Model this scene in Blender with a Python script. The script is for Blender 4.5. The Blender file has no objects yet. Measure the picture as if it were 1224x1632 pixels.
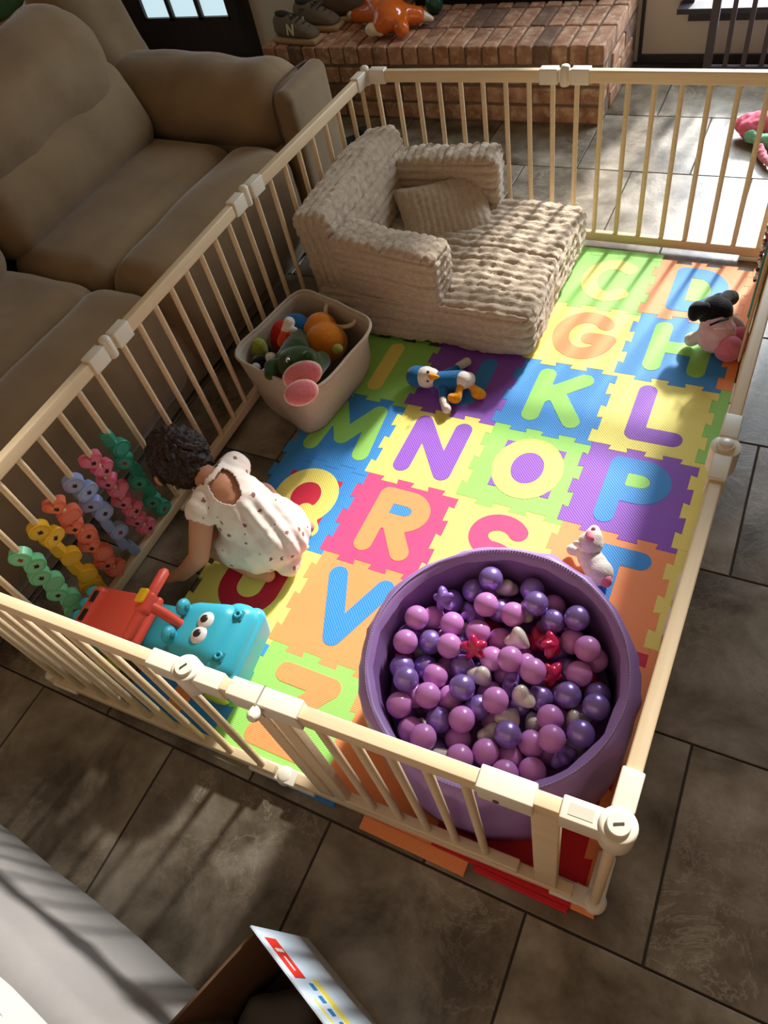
import bpy, bmesh, math, random
import numpy as np
from mathutils import Vector, Matrix, Euler, noise
random.seed(7)
PI = math.pi
scene = bpy.context.scene
col = scene.collection

# ------------------------------------------------------------------ camera
CAM_LOC = Vector((1.2291, -2.3832, 1.6827))
CAM_ROT = Euler((0.6475, 0.1768, 0.4366), 'XYZ')
F_PX = 1144.33
cam_data = bpy.data.cameras.new('camera')
cam_data.sensor_fit = 'HORIZONTAL'
cam_data.sensor_width = 36.0
cam_data.lens = 36.0 * F_PX / 1224.0
cam_data.clip_start = 0.02
cam = bpy.data.objects.new('camera', cam_data)
cam.location = CAM_LOC
cam.rotation_euler = CAM_ROT
col.objects.link(cam)
scene.camera = cam

# ------------------------------------------------------------------ light
scene.view_settings.view_transform = 'Standard'
scene.view_settings.look = 'None'
scene.view_settings.gamma = 1.0
scene.view_settings.use_curve_mapping = False
scene.view_settings.exposure = 0.0
world = bpy.data.worlds.new('world')
scene.world = world
world.use_nodes = True
bg = world.node_tree.nodes['Background']
bg.inputs['Color'].default_value = (1.0, 0.77, 0.50, 1)
bg.inputs['Strength'].default_value = 0.185

def area_light(name, loc, target, sx, sy, energy, color, spread=180):
    L = bpy.data.lights.new(name, 'AREA')
    L.shape = 'RECTANGLE'
    L.size, L.size_y = sx, sy
    L.energy = energy
    L.color = color
    L.spread = math.radians(spread)
    o = bpy.data.objects.new(name, L)
    o.location = loc
    d = Vector(target) - Vector(loc)
    o.rotation_euler = d.to_track_quat('-Z', 'Y').to_euler()
    col.objects.link(o)
    return o
# daylight entering by the low window in the back wall, right of the fireplace
area_light('window_daylight', (1.14, 1.66, 1.35), (1.14, -0.5, 0.8), 0.86, 2.0, 78, (0.74, 0.87, 1.0))
sun = bpy.data.lights.new('sun', 'SUN')
sun.energy = 8.8
sun.angle = math.radians(5)
sun.color = (1.0, 0.97, 0.93)
so = bpy.data.objects.new('sun', sun)
so.rotation_euler = Vector((-0.17, -0.98, -0.60)).to_track_quat('-Z', 'Y').to_euler()
col.objects.link(so)

# ------------------------------------------------------------------ helpers
def at(px, py, z):
    """floor-parallel plane at height z seen at a pixel"""
    d = CAM_ROT.to_matrix() @ Vector(((px - 612) / F_PX, -(py - 816) / F_PX, -1.0))
    t = (z - CAM_LOC.z) / d.z
    return CAM_LOC + d * t

def lin(c):
    out = []
    for v in c[:3]:
        v = v / 255.0
        out.append(v / 12.92 if v <= 0.04045 else ((v + 0.055) / 1.055) ** 2.4)
    return (*out, 1.0)

def mat(name, color, rough=0.6, spec=0.5, color2=None, nscale=8.0, ncontrast=0.5, bump=0.0, bscale=60.0,
        metal=0.0, sheen=0.0, coat=0.0, emit=0.0, objvar=0.0, stretch=None, wave=None, sss=0.0, detail=6.0):
    m = bpy.data.materials.new(name)
    m.use_nodes = True
    nt = m.node_tree
    N, L = nt.nodes, nt.links
    b = N['Principled BSDF']
    b.inputs['Base Color'].default_value = lin(color)
    b.inputs['Roughness'].default_value = rough
    b.inputs['Specular IOR Level'].default_value = spec
    b.inputs['Metallic'].default_value = metal
    if sheen:
        b.inputs['Sheen Weight'].default_value = sheen
        b.inputs['Sheen Roughness'].default_value = 0.4
    if coat:
        b.inputs['Coat Weight'].default_value = coat
        b.inputs['Coat Roughness'].default_value = 0.1
    if sss:
        b.inputs['Subsurface Weight'].default_value = sss
        b.inputs['Subsurface Radius'].default_value = (0.02, 0.008, 0.005)
        b.inputs['Subsurface Scale'].default_value = 0.3
    if emit:
        b.inputs['Emission Color'].default_value = lin(color)
        b.inputs['Emission Strength'].default_value = emit
    tc = N.new('ShaderNodeTexCoord')
    vec = tc.outputs['Object']
    if stretch:
        mp = N.new('ShaderNodeMapping')
        mp.inputs['Scale'].default_value = stretch
        L.new(vec, mp.inputs['Vector'])
        vec = mp.outputs['Vector']
    if objvar:
        oi = N.new('ShaderNodeObjectInfo')
        sc = N.new('ShaderNodeMath'); sc.operation = 'MULTIPLY'; sc.inputs[1].default_value = 37.0
        L.new(oi.outputs['Random'], sc.inputs[0])
        va = N.new('ShaderNodeVectorMath'); va.operation = 'ADD'
        L.new(vec, va.inputs[0]); L.new(sc.outputs[0], va.inputs[1])
        vec = va.outputs[0]
    if color2 is not None:
        nz = N.new('ShaderNodeTexNoise')
        nz.inputs['Scale'].default_value = nscale
        nz.inputs['Detail'].default_value = detail
        nz.inputs['Roughness'].default_value = 0.6
        L.new(vec, nz.inputs['Vector'])
        rp = N.new('ShaderNodeValToRGB')
        rp.color_ramp.elements[0].position = 0.5 - ncontrast / 2
        rp.color_ramp.elements[1].position = 0.5 + ncontrast / 2
        rp.color_ramp.elements[0].color = lin(color)
        rp.color_ramp.elements[1].color = lin(color2)
        L.new(nz.outputs['Fac'], rp.inputs['Fac'])
        out = rp.outputs['Color']
        if objvar:
            hs = N.new('ShaderNodeHueSaturation')
            mr = N.new('ShaderNodeMapRange')
            mr.inputs['To Min'].default_value = 1 - objvar
            mr.inputs['To Max'].default_value = 1 + objvar
            L.new(oi.outputs['Random'], mr.inputs['Value'])
            L.new(mr.outputs['Result'], hs.inputs['Value'])
            L.new(out, hs.inputs['Color'])
            out = hs.outputs['Color']
        L.new(out, b.inputs['Base Color'])
    h = None
    if wave:
        wv = N.new('ShaderNodeTexWave')
        wv.inputs['Scale'].default_value = wave[0]
        wv.inputs['Distortion'].default_value = 0.0
        wv.bands_direction = wave[2]
        L.new(tc.outputs['Object'], wv.inputs['Vector'])
        bp = N.new('ShaderNodeBump')
        bp.inputs['Strength'].default_value = wave[1]
        bp.inputs['Distance'].default_value = 0.001
        L.new(wv.outputs['Fac'], bp.inputs['Height'])
        h = bp
    if bump:
        n2 = N.new('ShaderNodeTexNoise')
        n2.inputs['Scale'].default_value = bscale
        n2.inputs['Detail'].default_value = 5
        L.new(vec, n2.inputs['Vector'])
        bp = N.new('ShaderNodeBump')
        bp.inputs['Strength'].default_value = bump
        bp.inputs['Distance'].default_value = 0.004
        L.new(n2.outputs['Fac'], bp.inputs['Height'])
        if h: L.new(h.outputs['Normal'], bp.inputs['Normal'])
        h = bp
    if h: L.new(h.outputs['Normal'], b.inputs['Normal'])
    return m

def mesh_of(name, verts, faces, smooth=False):
    me = bpy.data.meshes.new(name)
    me.from_pydata([tuple(v) for v in verts], [], faces)
    me.validate()
    bm = bmesh.new(); bm.from_mesh(me)
    bmesh.ops.recalc_face_normals(bm, faces=bm.faces)
    bm.to_mesh(me); bm.free()
    if smooth: me.polygons.foreach_set('use_smooth', [True] * len(me.polygons))
    return me

def tag(o, label=None, cat=None, group=None, kind=None):
    if label: o['label'] = label
    if cat: o['category'] = cat
    if group: o['group'] = group
    if kind: o['kind'] = kind
    return o

def thing(name, label, cat, loc=(0, 0, 0), rot=(0, 0, 0), group=None, kind=None):
    o = bpy.data.objects.new(name, None)
    o.empty_display_size = 0.05
    col.objects.link(o)
    o.location = loc; o.rotation_euler = rot
    return tag(o, label, cat, group, kind)

def obj(name, me, m, parent=None, loc=(0, 0, 0), rot=(0, 0, 0), scale=None, label=None):
    if m is not None and len(me.materials) == 0: me.materials.append(m)
    o = bpy.data.objects.new(name, me)
    col.objects.link(o)
    o.location = loc; o.rotation_euler = rot
    if scale: o.scale = scale
    if parent: o.parent = parent
    if label: o['label'] = label
    return o

class MB:
    """collects primitive shapes for ONE mesh"""
    def __init__(s): s.v = []; s.f = []
    def add(s, v, f, M=None):
        k = len(s.v)
        s.v += [(M @ Vector(p)) if M else Vector(p) for p in v]
        s.f += [tuple(i + k for i in q) for q in f]
        return s
    def box(s, c, d, M=None):
        x, y, z = c; a, b, e = d[0] / 2, d[1] / 2, d[2] / 2
        v = [(x + i * a, y + j * b, z + k * e) for i in (-1, 1) for j in (-1, 1) for k in (-1, 1)]
        return s.add(v, [(0, 1, 3, 2), (4, 6, 7, 5), (0, 4, 5, 1), (2, 3, 7, 6), (0, 2, 6, 4), (1, 5, 7, 3)], M)
    def rbox(s, c, d, r, n=3, seg=2, M=None, disp=None):
        v, f = rbox_geo(d, r, n, seg, disp)
        return s.add([Vector(p) + Vector(c) for p in v], f, M)
    def lathe(s, prof, n=24, M=None):
        v = []; f = []
        for r, z in prof:
            for k in range(n):
                a = 2 * PI * k / n
                v.append((r * math.cos(a), r * math.sin(a), z))
        for i in range(len(prof) - 1):
            for k in range(n):
                k2 = (k + 1) % n
                f.append((i * n + k, i * n + k2, (i + 1) * n + k2, (i + 1) * n + k))
        f.append(tuple(range(n - 1, -1, -1))); f.append(tuple(range((len(prof) - 1) * n, len(prof) * n)))
        return s.add(v, f, M)
    def cyl(s, a, b, r, n=12, r2=None):
        a = Vector(a); b = Vector(b); d = b - a
        M = Matrix.Translation(a) @ d.to_track_quat('Z', 'Y').to_matrix().to_4x4()
        return s.lathe([(r, 0), (r if r2 is None else r2, d.length)], n, M)
    def tube(s, pts, r, n=8, cap=True):
        pts = [Vector(p) for p in pts]
        rs = r if isinstance(r, (list, tuple)) else [r] * len(pts)
        v = []; f = []
        up = Vector((0, 0, 1))
        prev = None
        for i, p in enumerate(pts):
            t = (pts[min(i + 1, len(pts) - 1)] - pts[max(i - 1, 0)]).normalized()
            if prev is None:
                x = t.orthogonal().normalized()
            else:
                x = (prev - t * prev.dot(t)).normalized()
            prev = x
            y = t.cross(x)
            for k in range(n):
                a = 2 * PI * k / n
                v.append(p + (x * math.cos(a) + y * math.sin(a)) * rs[i])
        for i in range(len(pts) - 1):
            for k in range(n):
                k2 = (k + 1) % n
                f.append((i * n + k, i * n + k2, (i + 1) * n + k2, (i + 1) * n + k))
        if cap:
            f.append(tuple(range(n - 1, -1, -1))); f.append(tuple(range((len(pts) - 1) * n, len(pts) * n)))
        return s.add(v, f)
    def ball(s, c, r, n=16, m=10, M=None):
        rx, ry, rz = (r, r, r) if not isinstance(r, (list, tuple)) else r
        v = [(0, 0, -1)]; f = []
        for i in range(1, m):
            a = -PI / 2 + PI * i / m
            for k in range(n):
                b = 2 * PI * k / n
                v.append((math.cos(a) * math.cos(b), math.cos(a) * math.sin(b), math.sin(a)))
        v.append((0, 0, 1))
        for k in range(n):
            f.append((0, 1 + (k + 1) % n, 1 + k))
        for i in range(m - 2):
            for k in range(n):
                a = 1 + i * n; k2 = (k + 1) % n
                f.append((a + k, a + k2, a + n + k2, a + n + k))
        e = len(v) - 1; a = 1 + (m - 2) * n
        for k in range(n):
            f.append((a + k, a + (k + 1) % n, e))
        R = M or Matrix.Identity(4)
        v = [R @ Vector((p[0] * rx, p[1] * ry, p[2] * rz)) + Vector(c) for p in v]
        return s.add(v, f)
    def prism(s, poly, z0, z1, inset=0.0):
        n = len(poly)
        top = offset_poly(poly, inset) if inset else poly
        v = [(p[0], p[1], z0) for p in poly] + [(p[0], p[1], z1) for p in top]
        f = [tuple(range(n - 1, -1, -1)), tuple(range(n, 2 * n))]
        if inset:
            zm = z1 - inset
            v += [(p[0], p[1], zm) for p in poly]
            for i in range(n):
                j = (i + 1) % n
                f += [(i, j, 2 * n + j, 2 * n + i), (2 * n + i, 2 * n + j, n + j, n + i)]
        else:
            f += [(i, (i + 1) % n, n + (i + 1) % n, n + i) for i in range(n)]
        return s.add(v, f)
    def mesh(s, name, smooth=False):
        me = mesh_of(name, s.v, s.f, smooth)
        if smooth: me.set_sharp_from_angle(angle=math.radians(48))
        return me

def offset_poly(poly, d):
    n = len(poly); out = []
    for i in range(n):
        p0 = Vector(poly[i - 1]).to_2d(); p1 = Vector(poly[i]).to_2d(); p2 = Vector(poly[(i + 1) % n]).to_2d()
        a = (p1 - p0); b = (p2 - p1)
        if a.length < 1e-9 or b.length < 1e-9:
            out.append(tuple(p1)); continue
        a.normalize(); b.normalize()
        na = Vector((-a.y, a.x)); nb = Vector((-b.y, b.x))
        m = na + nb
        if m.length < 1e-4: out.append(tuple(p1)); continue
        m.normalize()
        out.append(tuple(p1 + m * (d / max(0.35, m.dot(na)))))
    return out

def rbox_geo(d, r, n=3, seg=2, disp=None):
    """rounded box, centred; n = cells on each flat side (int or 3-tuple), seg = cells on each rounded edge"""
    h = [x / 2 for x in d]
    r = min(r, min(h) * 0.999)
    ns = n if isinstance(n, (list, tuple)) else (n, n, n)
    axes = []
    for k in range(3):
        inner = h[k] - r
        arc = [inner + r * math.tan(PI / 4 * j / seg) for j in range(1, seg + 1)]
        mid = [-inner + 2 * inner * j / ns[k] for j in range(ns[k] + 1)]
        axes.append([-a for a in reversed(arc)] + mid + arc)
    idx = {}; v = []; f = []
    def vert(p):
        key = tuple(round(c, 6) for c in p)
        if key in idx: return idx[key]
        c = [max(-(h[k] - r), min(h[k] - r, p[k])) for k in range(3)]
        nv = Vector([p[k] - c[k] for k in range(3)])
        nv = nv.normalized() if nv.length > 1e-9 else Vector((0, 0, 1))
        q = Vector(c) + nv * r
        if disp: q = disp(q, nv)
        idx[key] = len(v); v.append(q)
        return idx[key]
    for k in range(3):
        a, b = (k + 1) % 3, (k + 2) % 3
        for sgn in (-1, 1):
            A, B = axes[a], axes[b]
            for i in range(len(A) - 1):
                for j in range(len(B) - 1):
                    q = []
                    for (u, w) in ((A[i], B[j]), (A[i + 1], B[j]), (A[i + 1], B[j + 1]), (A[i], B[j + 1])):
                        p = [0, 0, 0]; p[k] = sgn * h[k]; p[a] = u; p[b] = w
                        q.append(vert(p))
                    f.append(tuple(q if sgn > 0 else reversed(q)))
    return v, f

def rbox_mesh(name, d, r, n=3, seg=2, disp=None, smooth=True):
    v, f = rbox_geo(d, r, n, seg, disp)
    return mesh_of(name, v, f, smooth)

def blob(name, prims, voxel=0.006, smooth=6):
    """one continuous skin over overlapping balls and tapered limbs.
    prims: ('b', centre, radii[, euler]) or ('l', [(point, radius), ...])"""
    mb = MB()
    for p in prims:
        if p[0] == 'b':
            M = Euler(p[3]).to_matrix().to_4x4() if len(p) > 3 else None
            mb.ball(p[1], p[2], 20, 14, M)
        else:
            pts = p[1]
            for (a, ra), (b, rb) in zip(pts[:-1], pts[1:]):
                a = Vector(a); b = Vector(b)
                mb.ball(a, ra, 14, 10); mb.ball(b, rb, 14, 10)
                k = max(2, int((b - a).length / max(0.004, 0.5 * min(ra, rb))))
                for i in range(1, k):
                    t = i / k
                    mb.ball(a.lerp(b, t), ra + (rb - ra) * t, 14, 10)
    me = mb.mesh(name + '_raw')
    o = bpy.data.objects.new('tmp', me); col.objects.link(o)
    md = o.modifiers.new('r', 'REMESH'); md.mode = 'VOXEL'; md.voxel_size = voxel
    if smooth:
        sm = o.modifiers.new('s', 'SMOOTH'); sm.iterations = smooth; sm.factor = 0.5
    dg = bpy.context.evaluated_depsgraph_get()
    res = bpy.data.meshes.new_from_object(o.evaluated_get(dg))
    bpy.data.objects.remove(o); bpy.data.meshes.remove(me)
    res.name = name
    res.polygons.foreach_set('use_smooth', [True] * len(res.polygons))
    return res

def smin_path(pts, n=8):
    """Catmull-Rom through points"""
    P = [Vector(p) for p in pts]; P = [P[0] * 2 - P[1]] + P + [P[-1] * 2 - P[-2]]
    out = []
    for i in range(1, len(P) - 2):
        for k in range(n):
            t = k / n
            a, b, c, d = P[i - 1], P[i], P[i + 1], P[i + 2]
            out.append(0.5 * ((2 * b) + (c - a) * t + (2 * a - 5 * b + 4 * c - d) * t * t + (3 * b - a - 3 * c + d) * t ** 3))
    out.append(P[-2])
    return out
# ------------------------------------------------------------------ setting: floor
def stone_mat():
    m = bpy.data.materials.new('slate_tile'); m.use_nodes = True
    nt = m.node_tree; N, L = nt.nodes, nt.links
    b = N['Principled BSDF']
    geo = N.new('ShaderNodeNewGeometry'); oi = N.new('ShaderNodeObjectInfo')
    sc = N.new('ShaderNodeMath'); sc.operation = 'MULTIPLY'; sc.inputs[1].default_value = 53.0
    L.new(oi.outputs['Random'], sc.inputs[0])
    va = N.new('ShaderNodeVectorMath'); va.operation = 'ADD'
    L.new(geo.outputs['Position'], va.inputs[0]); L.new(sc.outputs[0], va.inputs[1])
    n1 = N.new('ShaderNodeTexNoise'); n1.inputs['Scale'].default_value = 5.0; n1.inputs['Detail'].default_value = 9; n1.inputs['Roughness'].default_value = 0.62; n1.inputs['Distortion'].default_value = 0.25
    L.new(va.outputs[0], n1.inputs['Vector'])
    r1 = N.new('ShaderNodeValToRGB')
    e = r1.color_ramp.elements
    e[0].position = 0.35; e[0].color = lin((82, 70, 55))
    e[1].position = 0.67; e[1].color = lin((166, 154, 136))
    q = e.new(0.5); q.color = lin((128, 116, 98))
    L.new(n1.outputs['Fac'], r1.inputs['Fac'])
    # pale mineral veins
    n2 = N.new('ShaderNodeTexNoise'); n2.inputs['Scale'].default_value = 7.0; n2.inputs['Detail'].default_value = 8; n2.inputs['Roughness'].default_value = 0.72; n2.inputs['Distortion'].default_value = 0.6
    L.new(va.outputs[0], n2.inputs['Vector'])
    r2 = N.new('ShaderNodeValToRGB')
    e = r2.color_ramp.elements
    e[0].position = 0.485; e[0].color = (0, 0, 0, 1); e[1].position = 0.515; e[1].color = (0, 0, 0, 1)
    q = e.new(0.5); q.color = (0.55, 0.55, 0.55, 1)
    L.new(n2.outputs['Fac'], r2.inputs['Fac'])
    n3 = N.new('ShaderNodeTexNoise'); n3.inputs['Scale'].default_value = 2.0
    L.new(va.outputs[0], n3.inputs['Vector'])
    mm = N.new('ShaderNodeMath'); mm.operation = 'MULTIPLY'
    r3 = N.new('ShaderNodeMapRange'); r3.inputs['From Min'].default_value = 0.45; r3.inputs['From Max'].default_value = 0.7
    L.new(n3.outputs['Fac'], r3.inputs['Value'])
    L.new(r2.outputs['Color'], mm.inputs[0]); L.new(r3.outputs['Result'], mm.inputs[1])
    mx = N.new('ShaderNodeMix'); mx.data_type = 'RGBA'
    L.new(mm.outputs[0], mx.inputs['Factor'])
    L.new(r1.outputs['Color'], mx.inputs['A']); mx.inputs['B'].default_value = lin((205, 192, 172))
    hs = N.new('ShaderNodeHueSaturation')
    mr = N.new('ShaderNodeMapRange'); mr.inputs['To Min'].default_value = 0.82; mr.inputs['To Max'].default_value = 1.12
    L.new(oi.outputs['Random'], mr.inputs['Value']); L.new(mr.outputs['Result'], hs.inputs['Value'])
    L.new(mx.outputs['Result'], hs.inputs['Color'])
    L.new(hs.outputs['Color'], b.inputs['Base Color'])
    rr = N.new('ShaderNodeMapRange'); rr.inputs['To Min'].default_value = 0.20; rr.inputs['To Max'].default_value = 0.48
    L.new(n1.outputs['Fac'], rr.inputs['Value']); L.new(rr.outputs['Result'], b.inputs['Roughness'])
    bp = N.new('ShaderNodeBump'); bp.inputs['Strength'].default_value = 0.35; bp.inputs['Distance'].default_value = 0.006
    L.new(n2.outputs['Fac'], bp.inputs['Height']); L.new(bp.outputs['Normal'], b.inputs['Normal'])
    return m
M_STONE = stone_mat()
M_GROUT = mat('grout', (58, 50, 42), 0.9)
fl = obj('floor', MB().box((0, -0.9, -0.02), (7.0, 5.6, 0.034)).mesh('floor'), M_GROUT)
tag(fl, kind='structure')
T = 0.46
tm = MB().prism([(-T / 2 + .0025, -T / 2 + .0025), (T / 2 - .0025, -T / 2 + .0025), (T / 2 - .0025, T / 2 - .0025), (-T / 2 + .0025, T / 2 - .0025)], -0.012, 0.0, 0.0015).mesh('floor_tile')
for k in range(-1, 10):
    y = 1.045 - T * k - T / 2
    x0 = 0.435 if k % 2 == 0 else 0.205
    for i in range(-8, 7):
        x = x0 + T * i + T / 2
        if not (-3.0 < x < 3.0): continue
        obj('floor_tile', tm, M_STONE, fl, (x, y, 0))

# ------------------------------------------------------------------ setting: back wall, window, door
M_WALL = mat('cream_wall_paint', (214, 204, 186), 0.8, bump=0.05, bscale=180)
M_DARK = mat('dark_stained_wood', (40, 28, 22), 0.45, color2=(56, 40, 30), nscale=5, stretch=(8, 8, 1))
M_GREYTRIM = mat('dark_grey_trim', (52, 47, 50), 0.5)
WY = 1.57
WX0, WX1, WZ0, WZ1 = 0.68, 1.60, 0.25, 2.42           # window opening
DX0, DX1 = -2.78, -1.80                                # door opening
mb = MB()
def wall_piece(x0, x1, z0, z1): mb.box(((x0 + x1) / 2, WY + 0.07, (z0 + z1) / 2), (x1 - x0, 0.14, z1 - z0))
wall_piece(-3.2, DX0, 0, 2.7); wall_piece(DX0, DX1, 2.1, 2.7); wall_piece(DX1, WX0, 0, 2.7)
wall_piece(WX0, WX1, 0, WZ0); wall_piece(WX0, WX1, WZ1, 2.7); wall_piece(WX1, 3.2, 0, 2.7)
tag(obj('wall_back', mb.mesh('wall_back'), M_WALL), kind='structure')
mb = MB()
mb.box(((0.455 + 3.2) / 2, WY - 0.008, 0.018), (3.2 - 0.455, 0.016, 0.036))
mb.box((0.463, WY - 0.006, 0.9), (0.016, 0.012, 1.75))
tag(obj('baseboard_back', mb.mesh('baseboard_back'), M_GREYTRIM), kind='structure')
win = thing('window_1', None, None, (0, WY, 0), kind='structure')
obj('window_sill', MB().box(((0.625 + WX1 + .05) / 2, -0.045, 0.245), (WX1 + .05 - 0.625, 0.09, 0.022)).mesh('window_sill'), M_GREYTRIM, win)
obj('apron', MB().box(((0.668 + WX1) / 2, -0.012, 0.208), (WX1 - 0.668, 0.024, 0.052)).mesh('apron'), M_GREYTRIM, win)
mb = MB()
for x in (WX0 - 0.02, WX1 + 0.02): mb.box((x, -0.01, (WZ0 + WZ1) / 2), (0.05, 0.03, WZ1 - WZ0))
mb.box(((WX0 + WX1) / 2, -0.01, WZ1 + 0.02), (WX1 - WX0 + .1, 0.03, 0.05))
obj('window_frame', mb.mesh('window_frame'), M_GREYTRIM, win)
# ------------------------------------------------------------------ door with panes
M_DAY = mat('daylit_glass', (196, 222, 232), 0.1, emit=1.0)
door = thing('door_1', None, None, (0, WY, 0), kind='structure')
mb = MB()
gx0, gx1, gz0, gz1 = -2.60, -1.93, 0.225, 1.95
mb.box(((DX0 + gx0) / 2, 0.03, 1.05), (gx0 - DX0, 0.045, 2.1))
mb.box(((gx1 + DX1 - .03) / 2, 0.03, 1.05), (DX1 - .03 - gx1, 0.045, 2.1))
mb.box(((gx0 + gx1) / 2, 0.03, gz0 / 2), (gx1 - gx0, 0.045, gz0))
mb.box(((gx0 + gx1) / 2, 0.03, (gz1 + 2.1) / 2), (gx1 - gx0, 0.045, 2.1 - gz1))
obj('door_leaf', mb.mesh('door_leaf'), M_DARK, door)
M_DARK2 = mat('dark_door_frame', (34, 26, 24), 0.3)
obj('door_frame', MB().box((DX1 + 0.005, -0.01, 1.07), (0.07, 0.06, 2.14)).box((DX0 - 0.005, -0.01, 1.07), (0.07, 0.06, 2.14)).mesh('door_frame'), M_DARK2, door)
w = (gx1 - gx0) / 3; hgt = (gz1 - gz0) / 5
pm = MB().box((0, 0, 0), (w - 0.03, 0.008, hgt - 0.03)).mesh('pane')
for i in range(3):
    for j in range(5):
        obj('pane', pm, M_DAY, door, (gx0 + w * (i + .5), 0.035, gz0 + hgt * (j + .5)))
mb = MB()
for i in range(4): mb.box((gx0 + w * i, 0.03, (gz0 + gz1) / 2), (0.03, 0.04, gz1 - gz0))
for j in range(6): mb.box(((gx0 + gx1) / 2, 0.03, gz0 + hgt * j), (gx1 - gx0, 0.04, 0.03))
obj('glazing_bars', mb.mesh('glazing_bars'), M_DARK, door)
# left wall
M_PANEL = mat('brown_wood_panelling', (112, 86, 62), .7, color2=(94, 70, 50), nscale=4, stretch=(6, 6, 1))
tag(obj('wall_right', MB().box((3.15, -1.0, 1.35), (0.1, 5.4, 2.7)).mesh('wall_right'), M_PANEL), kind='structure')
tag(obj('wall_front', MB().box((0, -3.68, 1.35), (6.3, 0.1, 2.7)).mesh('wall_front'), M_PANEL), kind='structure')
tag(obj('wall_left', MB().box((-3.1, -1.0, 1.35), (0.1, 5.4, 2.7)).mesh('wall_left'), M_PANEL), kind='structure')
win2 = thing('window_2', None, None, (-3.05, 0.6, 0), kind='structure')
obj('pane', MB().box((0.006, 0, 1.2), (0.008, 1.2, 1.3)).mesh('pane_big'), M_DAY, win2)
mb = MB()
for y in (-.62, 0, .62): mb.box((0.02, y, 1.2), (0.05, 0.05, 1.36))
for z in (.53, 1.87): mb.box((0.02, 0, z), (0.05, 1.3, 0.06))
obj('window_frame', mb.mesh('window_frame2'), mat('white_frame', (225, 220, 208), 0.5), win2)

# ------------------------------------------------------------------ fireplace hearth of bricks
M_MORTAR = mat('mortar', (112, 92, 76), 0.95, color2=(140, 118, 98), nscale=40, bump=0.5, bscale=120)
def brick_mat():
    m = mat('tumbled_brick', (148, 100, 74), 0.85, color2=(200, 152, 118), nscale=14, ncontrast=0.35, objvar=0.22, bump=0.5, bscale=70)
    nt = m.node_tree; N, L = nt.nodes, nt.links
    b = N['Principled BSDF']; src = b.inputs['Base Color'].links[0].from_socket
    oi = N.new('ShaderNodeObjectInfo'); geo = N.new('ShaderNodeNewGeometry')
    n = N.new('ShaderNodeTexNoise'); n.inputs['Scale'].default_value = 22; n.inputs['Detail'].default_value = 7; n.inputs['Roughness'].default_value = .7
    L.new(geo.outputs['Position'], n.inputs['Vector'])
    r = N.new('ShaderNodeMapRange'); r.inputs['From Min'].default_value = 0.50; r.inputs['From Max'].default_value = 0.66; r.inputs['To Max'].default_value = .75
    L.new(n.outputs['Fac'], r.inputs['Value'])
    mx = N.new('ShaderNodeMix'); mx.data_type = 'RGBA'
    L.new(r.outputs['Result'], mx.inputs['Factor']); L.new(src, mx.inputs['A']); mx.inputs['B'].default_value = lin((222, 194, 164))
    # some bricks are sooty
    lt = N.new('ShaderNodeMath'); lt.operation = 'LESS_THAN'; lt.inputs[1].default_value = 0.13
    L.new(oi.outputs['Random'], lt.inputs[0])
    mu = N.new('ShaderNodeMath'); mu.operation = 'MULTIPLY'; mu.inputs[1].default_value = 0.6
    L.new(lt.outputs[0], mu.inputs[0])
    m2 = N.new('ShaderNodeMix'); m2.data_type = 'RGBA'
    L.new(mu.outputs[0], m2.inputs['Factor']); L.new(mx.outputs['Result'], m2.inputs['A']); m2.inputs['B'].default_value = lin((92, 74, 64))
    L.new(m2.outputs['Result'], b.inputs['Base Color'])
    return m
M_BRICK = brick_mat()
HX0, HX1, HY0, HY1, HZ = -1.29, 0.445, 0.94, 1.56, 0.33
hearth = thing('hearth', 'raised red brick fireplace hearth beyond the playpen', 'hearth', (0, 0, 0))
obj('mortar_core', MB().box(((HX0 + HX1) / 2, (HY0 + HY1) / 2 + .004, (HZ - .008) / 2), (HX1 - HX0 - .016, HY1 - HY0 - .008, HZ - .008)).mesh('mortar_core'), M_MORTAR, hearth)
def brick_mesh(d, k):
    rnd = random.Random(k)
    def disp(p, n):
        q = noise.noise_vector(p * 23 + Vector((k * 7.1, 0, 0))) * 0.0028
        return p + q
    return rbox_mesh('brick', d, 0.006, (3, 2, 2), 1, disp, smooth=False)
rb = [brick_mesh((0.069, 0.196, 0.078), k) for k in range(5)]
n = 22; pitch = (HX1 - HX0) / n
for i in range(n):
    for j in range(3):
        obj('brick', random.choice(rb), M_BRICK, hearth, (HX0 + pitch * (i + .5), HY0 + .098 + .208 * j - .002 * random.random(), HZ - .038 + random.uniform(-.0015, .0015)), (0, 0, PI * random.randint(0, 1) + random.uniform(-.01, .01)))
sb = [brick_mesh((0.206, 0.09, 0.068), 10 + k) for k in range(5)]
hb = [brick_mesh((0.1, 0.09, 0.068), 20 + k) for k in range(2)]
for c in range(3):
    z = 0.043 + 0.081 * c
    off = 0 if c % 2 else 0.108
    x = HX0 + .002
    while x < HX1 - 0.02:
        L_ = 0.1 if (x < HX0 + .01 and c % 2) else 0.206
        if x + L_ > HX1: L_ = 0.1
        if x + L_ > HX1 + .01: break
        obj('brick', random.choice(sb if L_ > .15 else hb), M_BRICK, hearth, (x + L_ / 2, HY0 + .044 + random.uniform(-.003, .003), z))
        x += L_ + 0.011
    for xe in (HX1 - .044, HX0 + .044):
        y = HY0 + .098 + (.0 if c % 2 else .05)
        while y + .2 < HY1 + .05:
            obj('brick', random.choice(sb), M_BRICK, hearth, (xe, y + .103, z), (0, 0, PI / 2))
            y += .217
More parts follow.
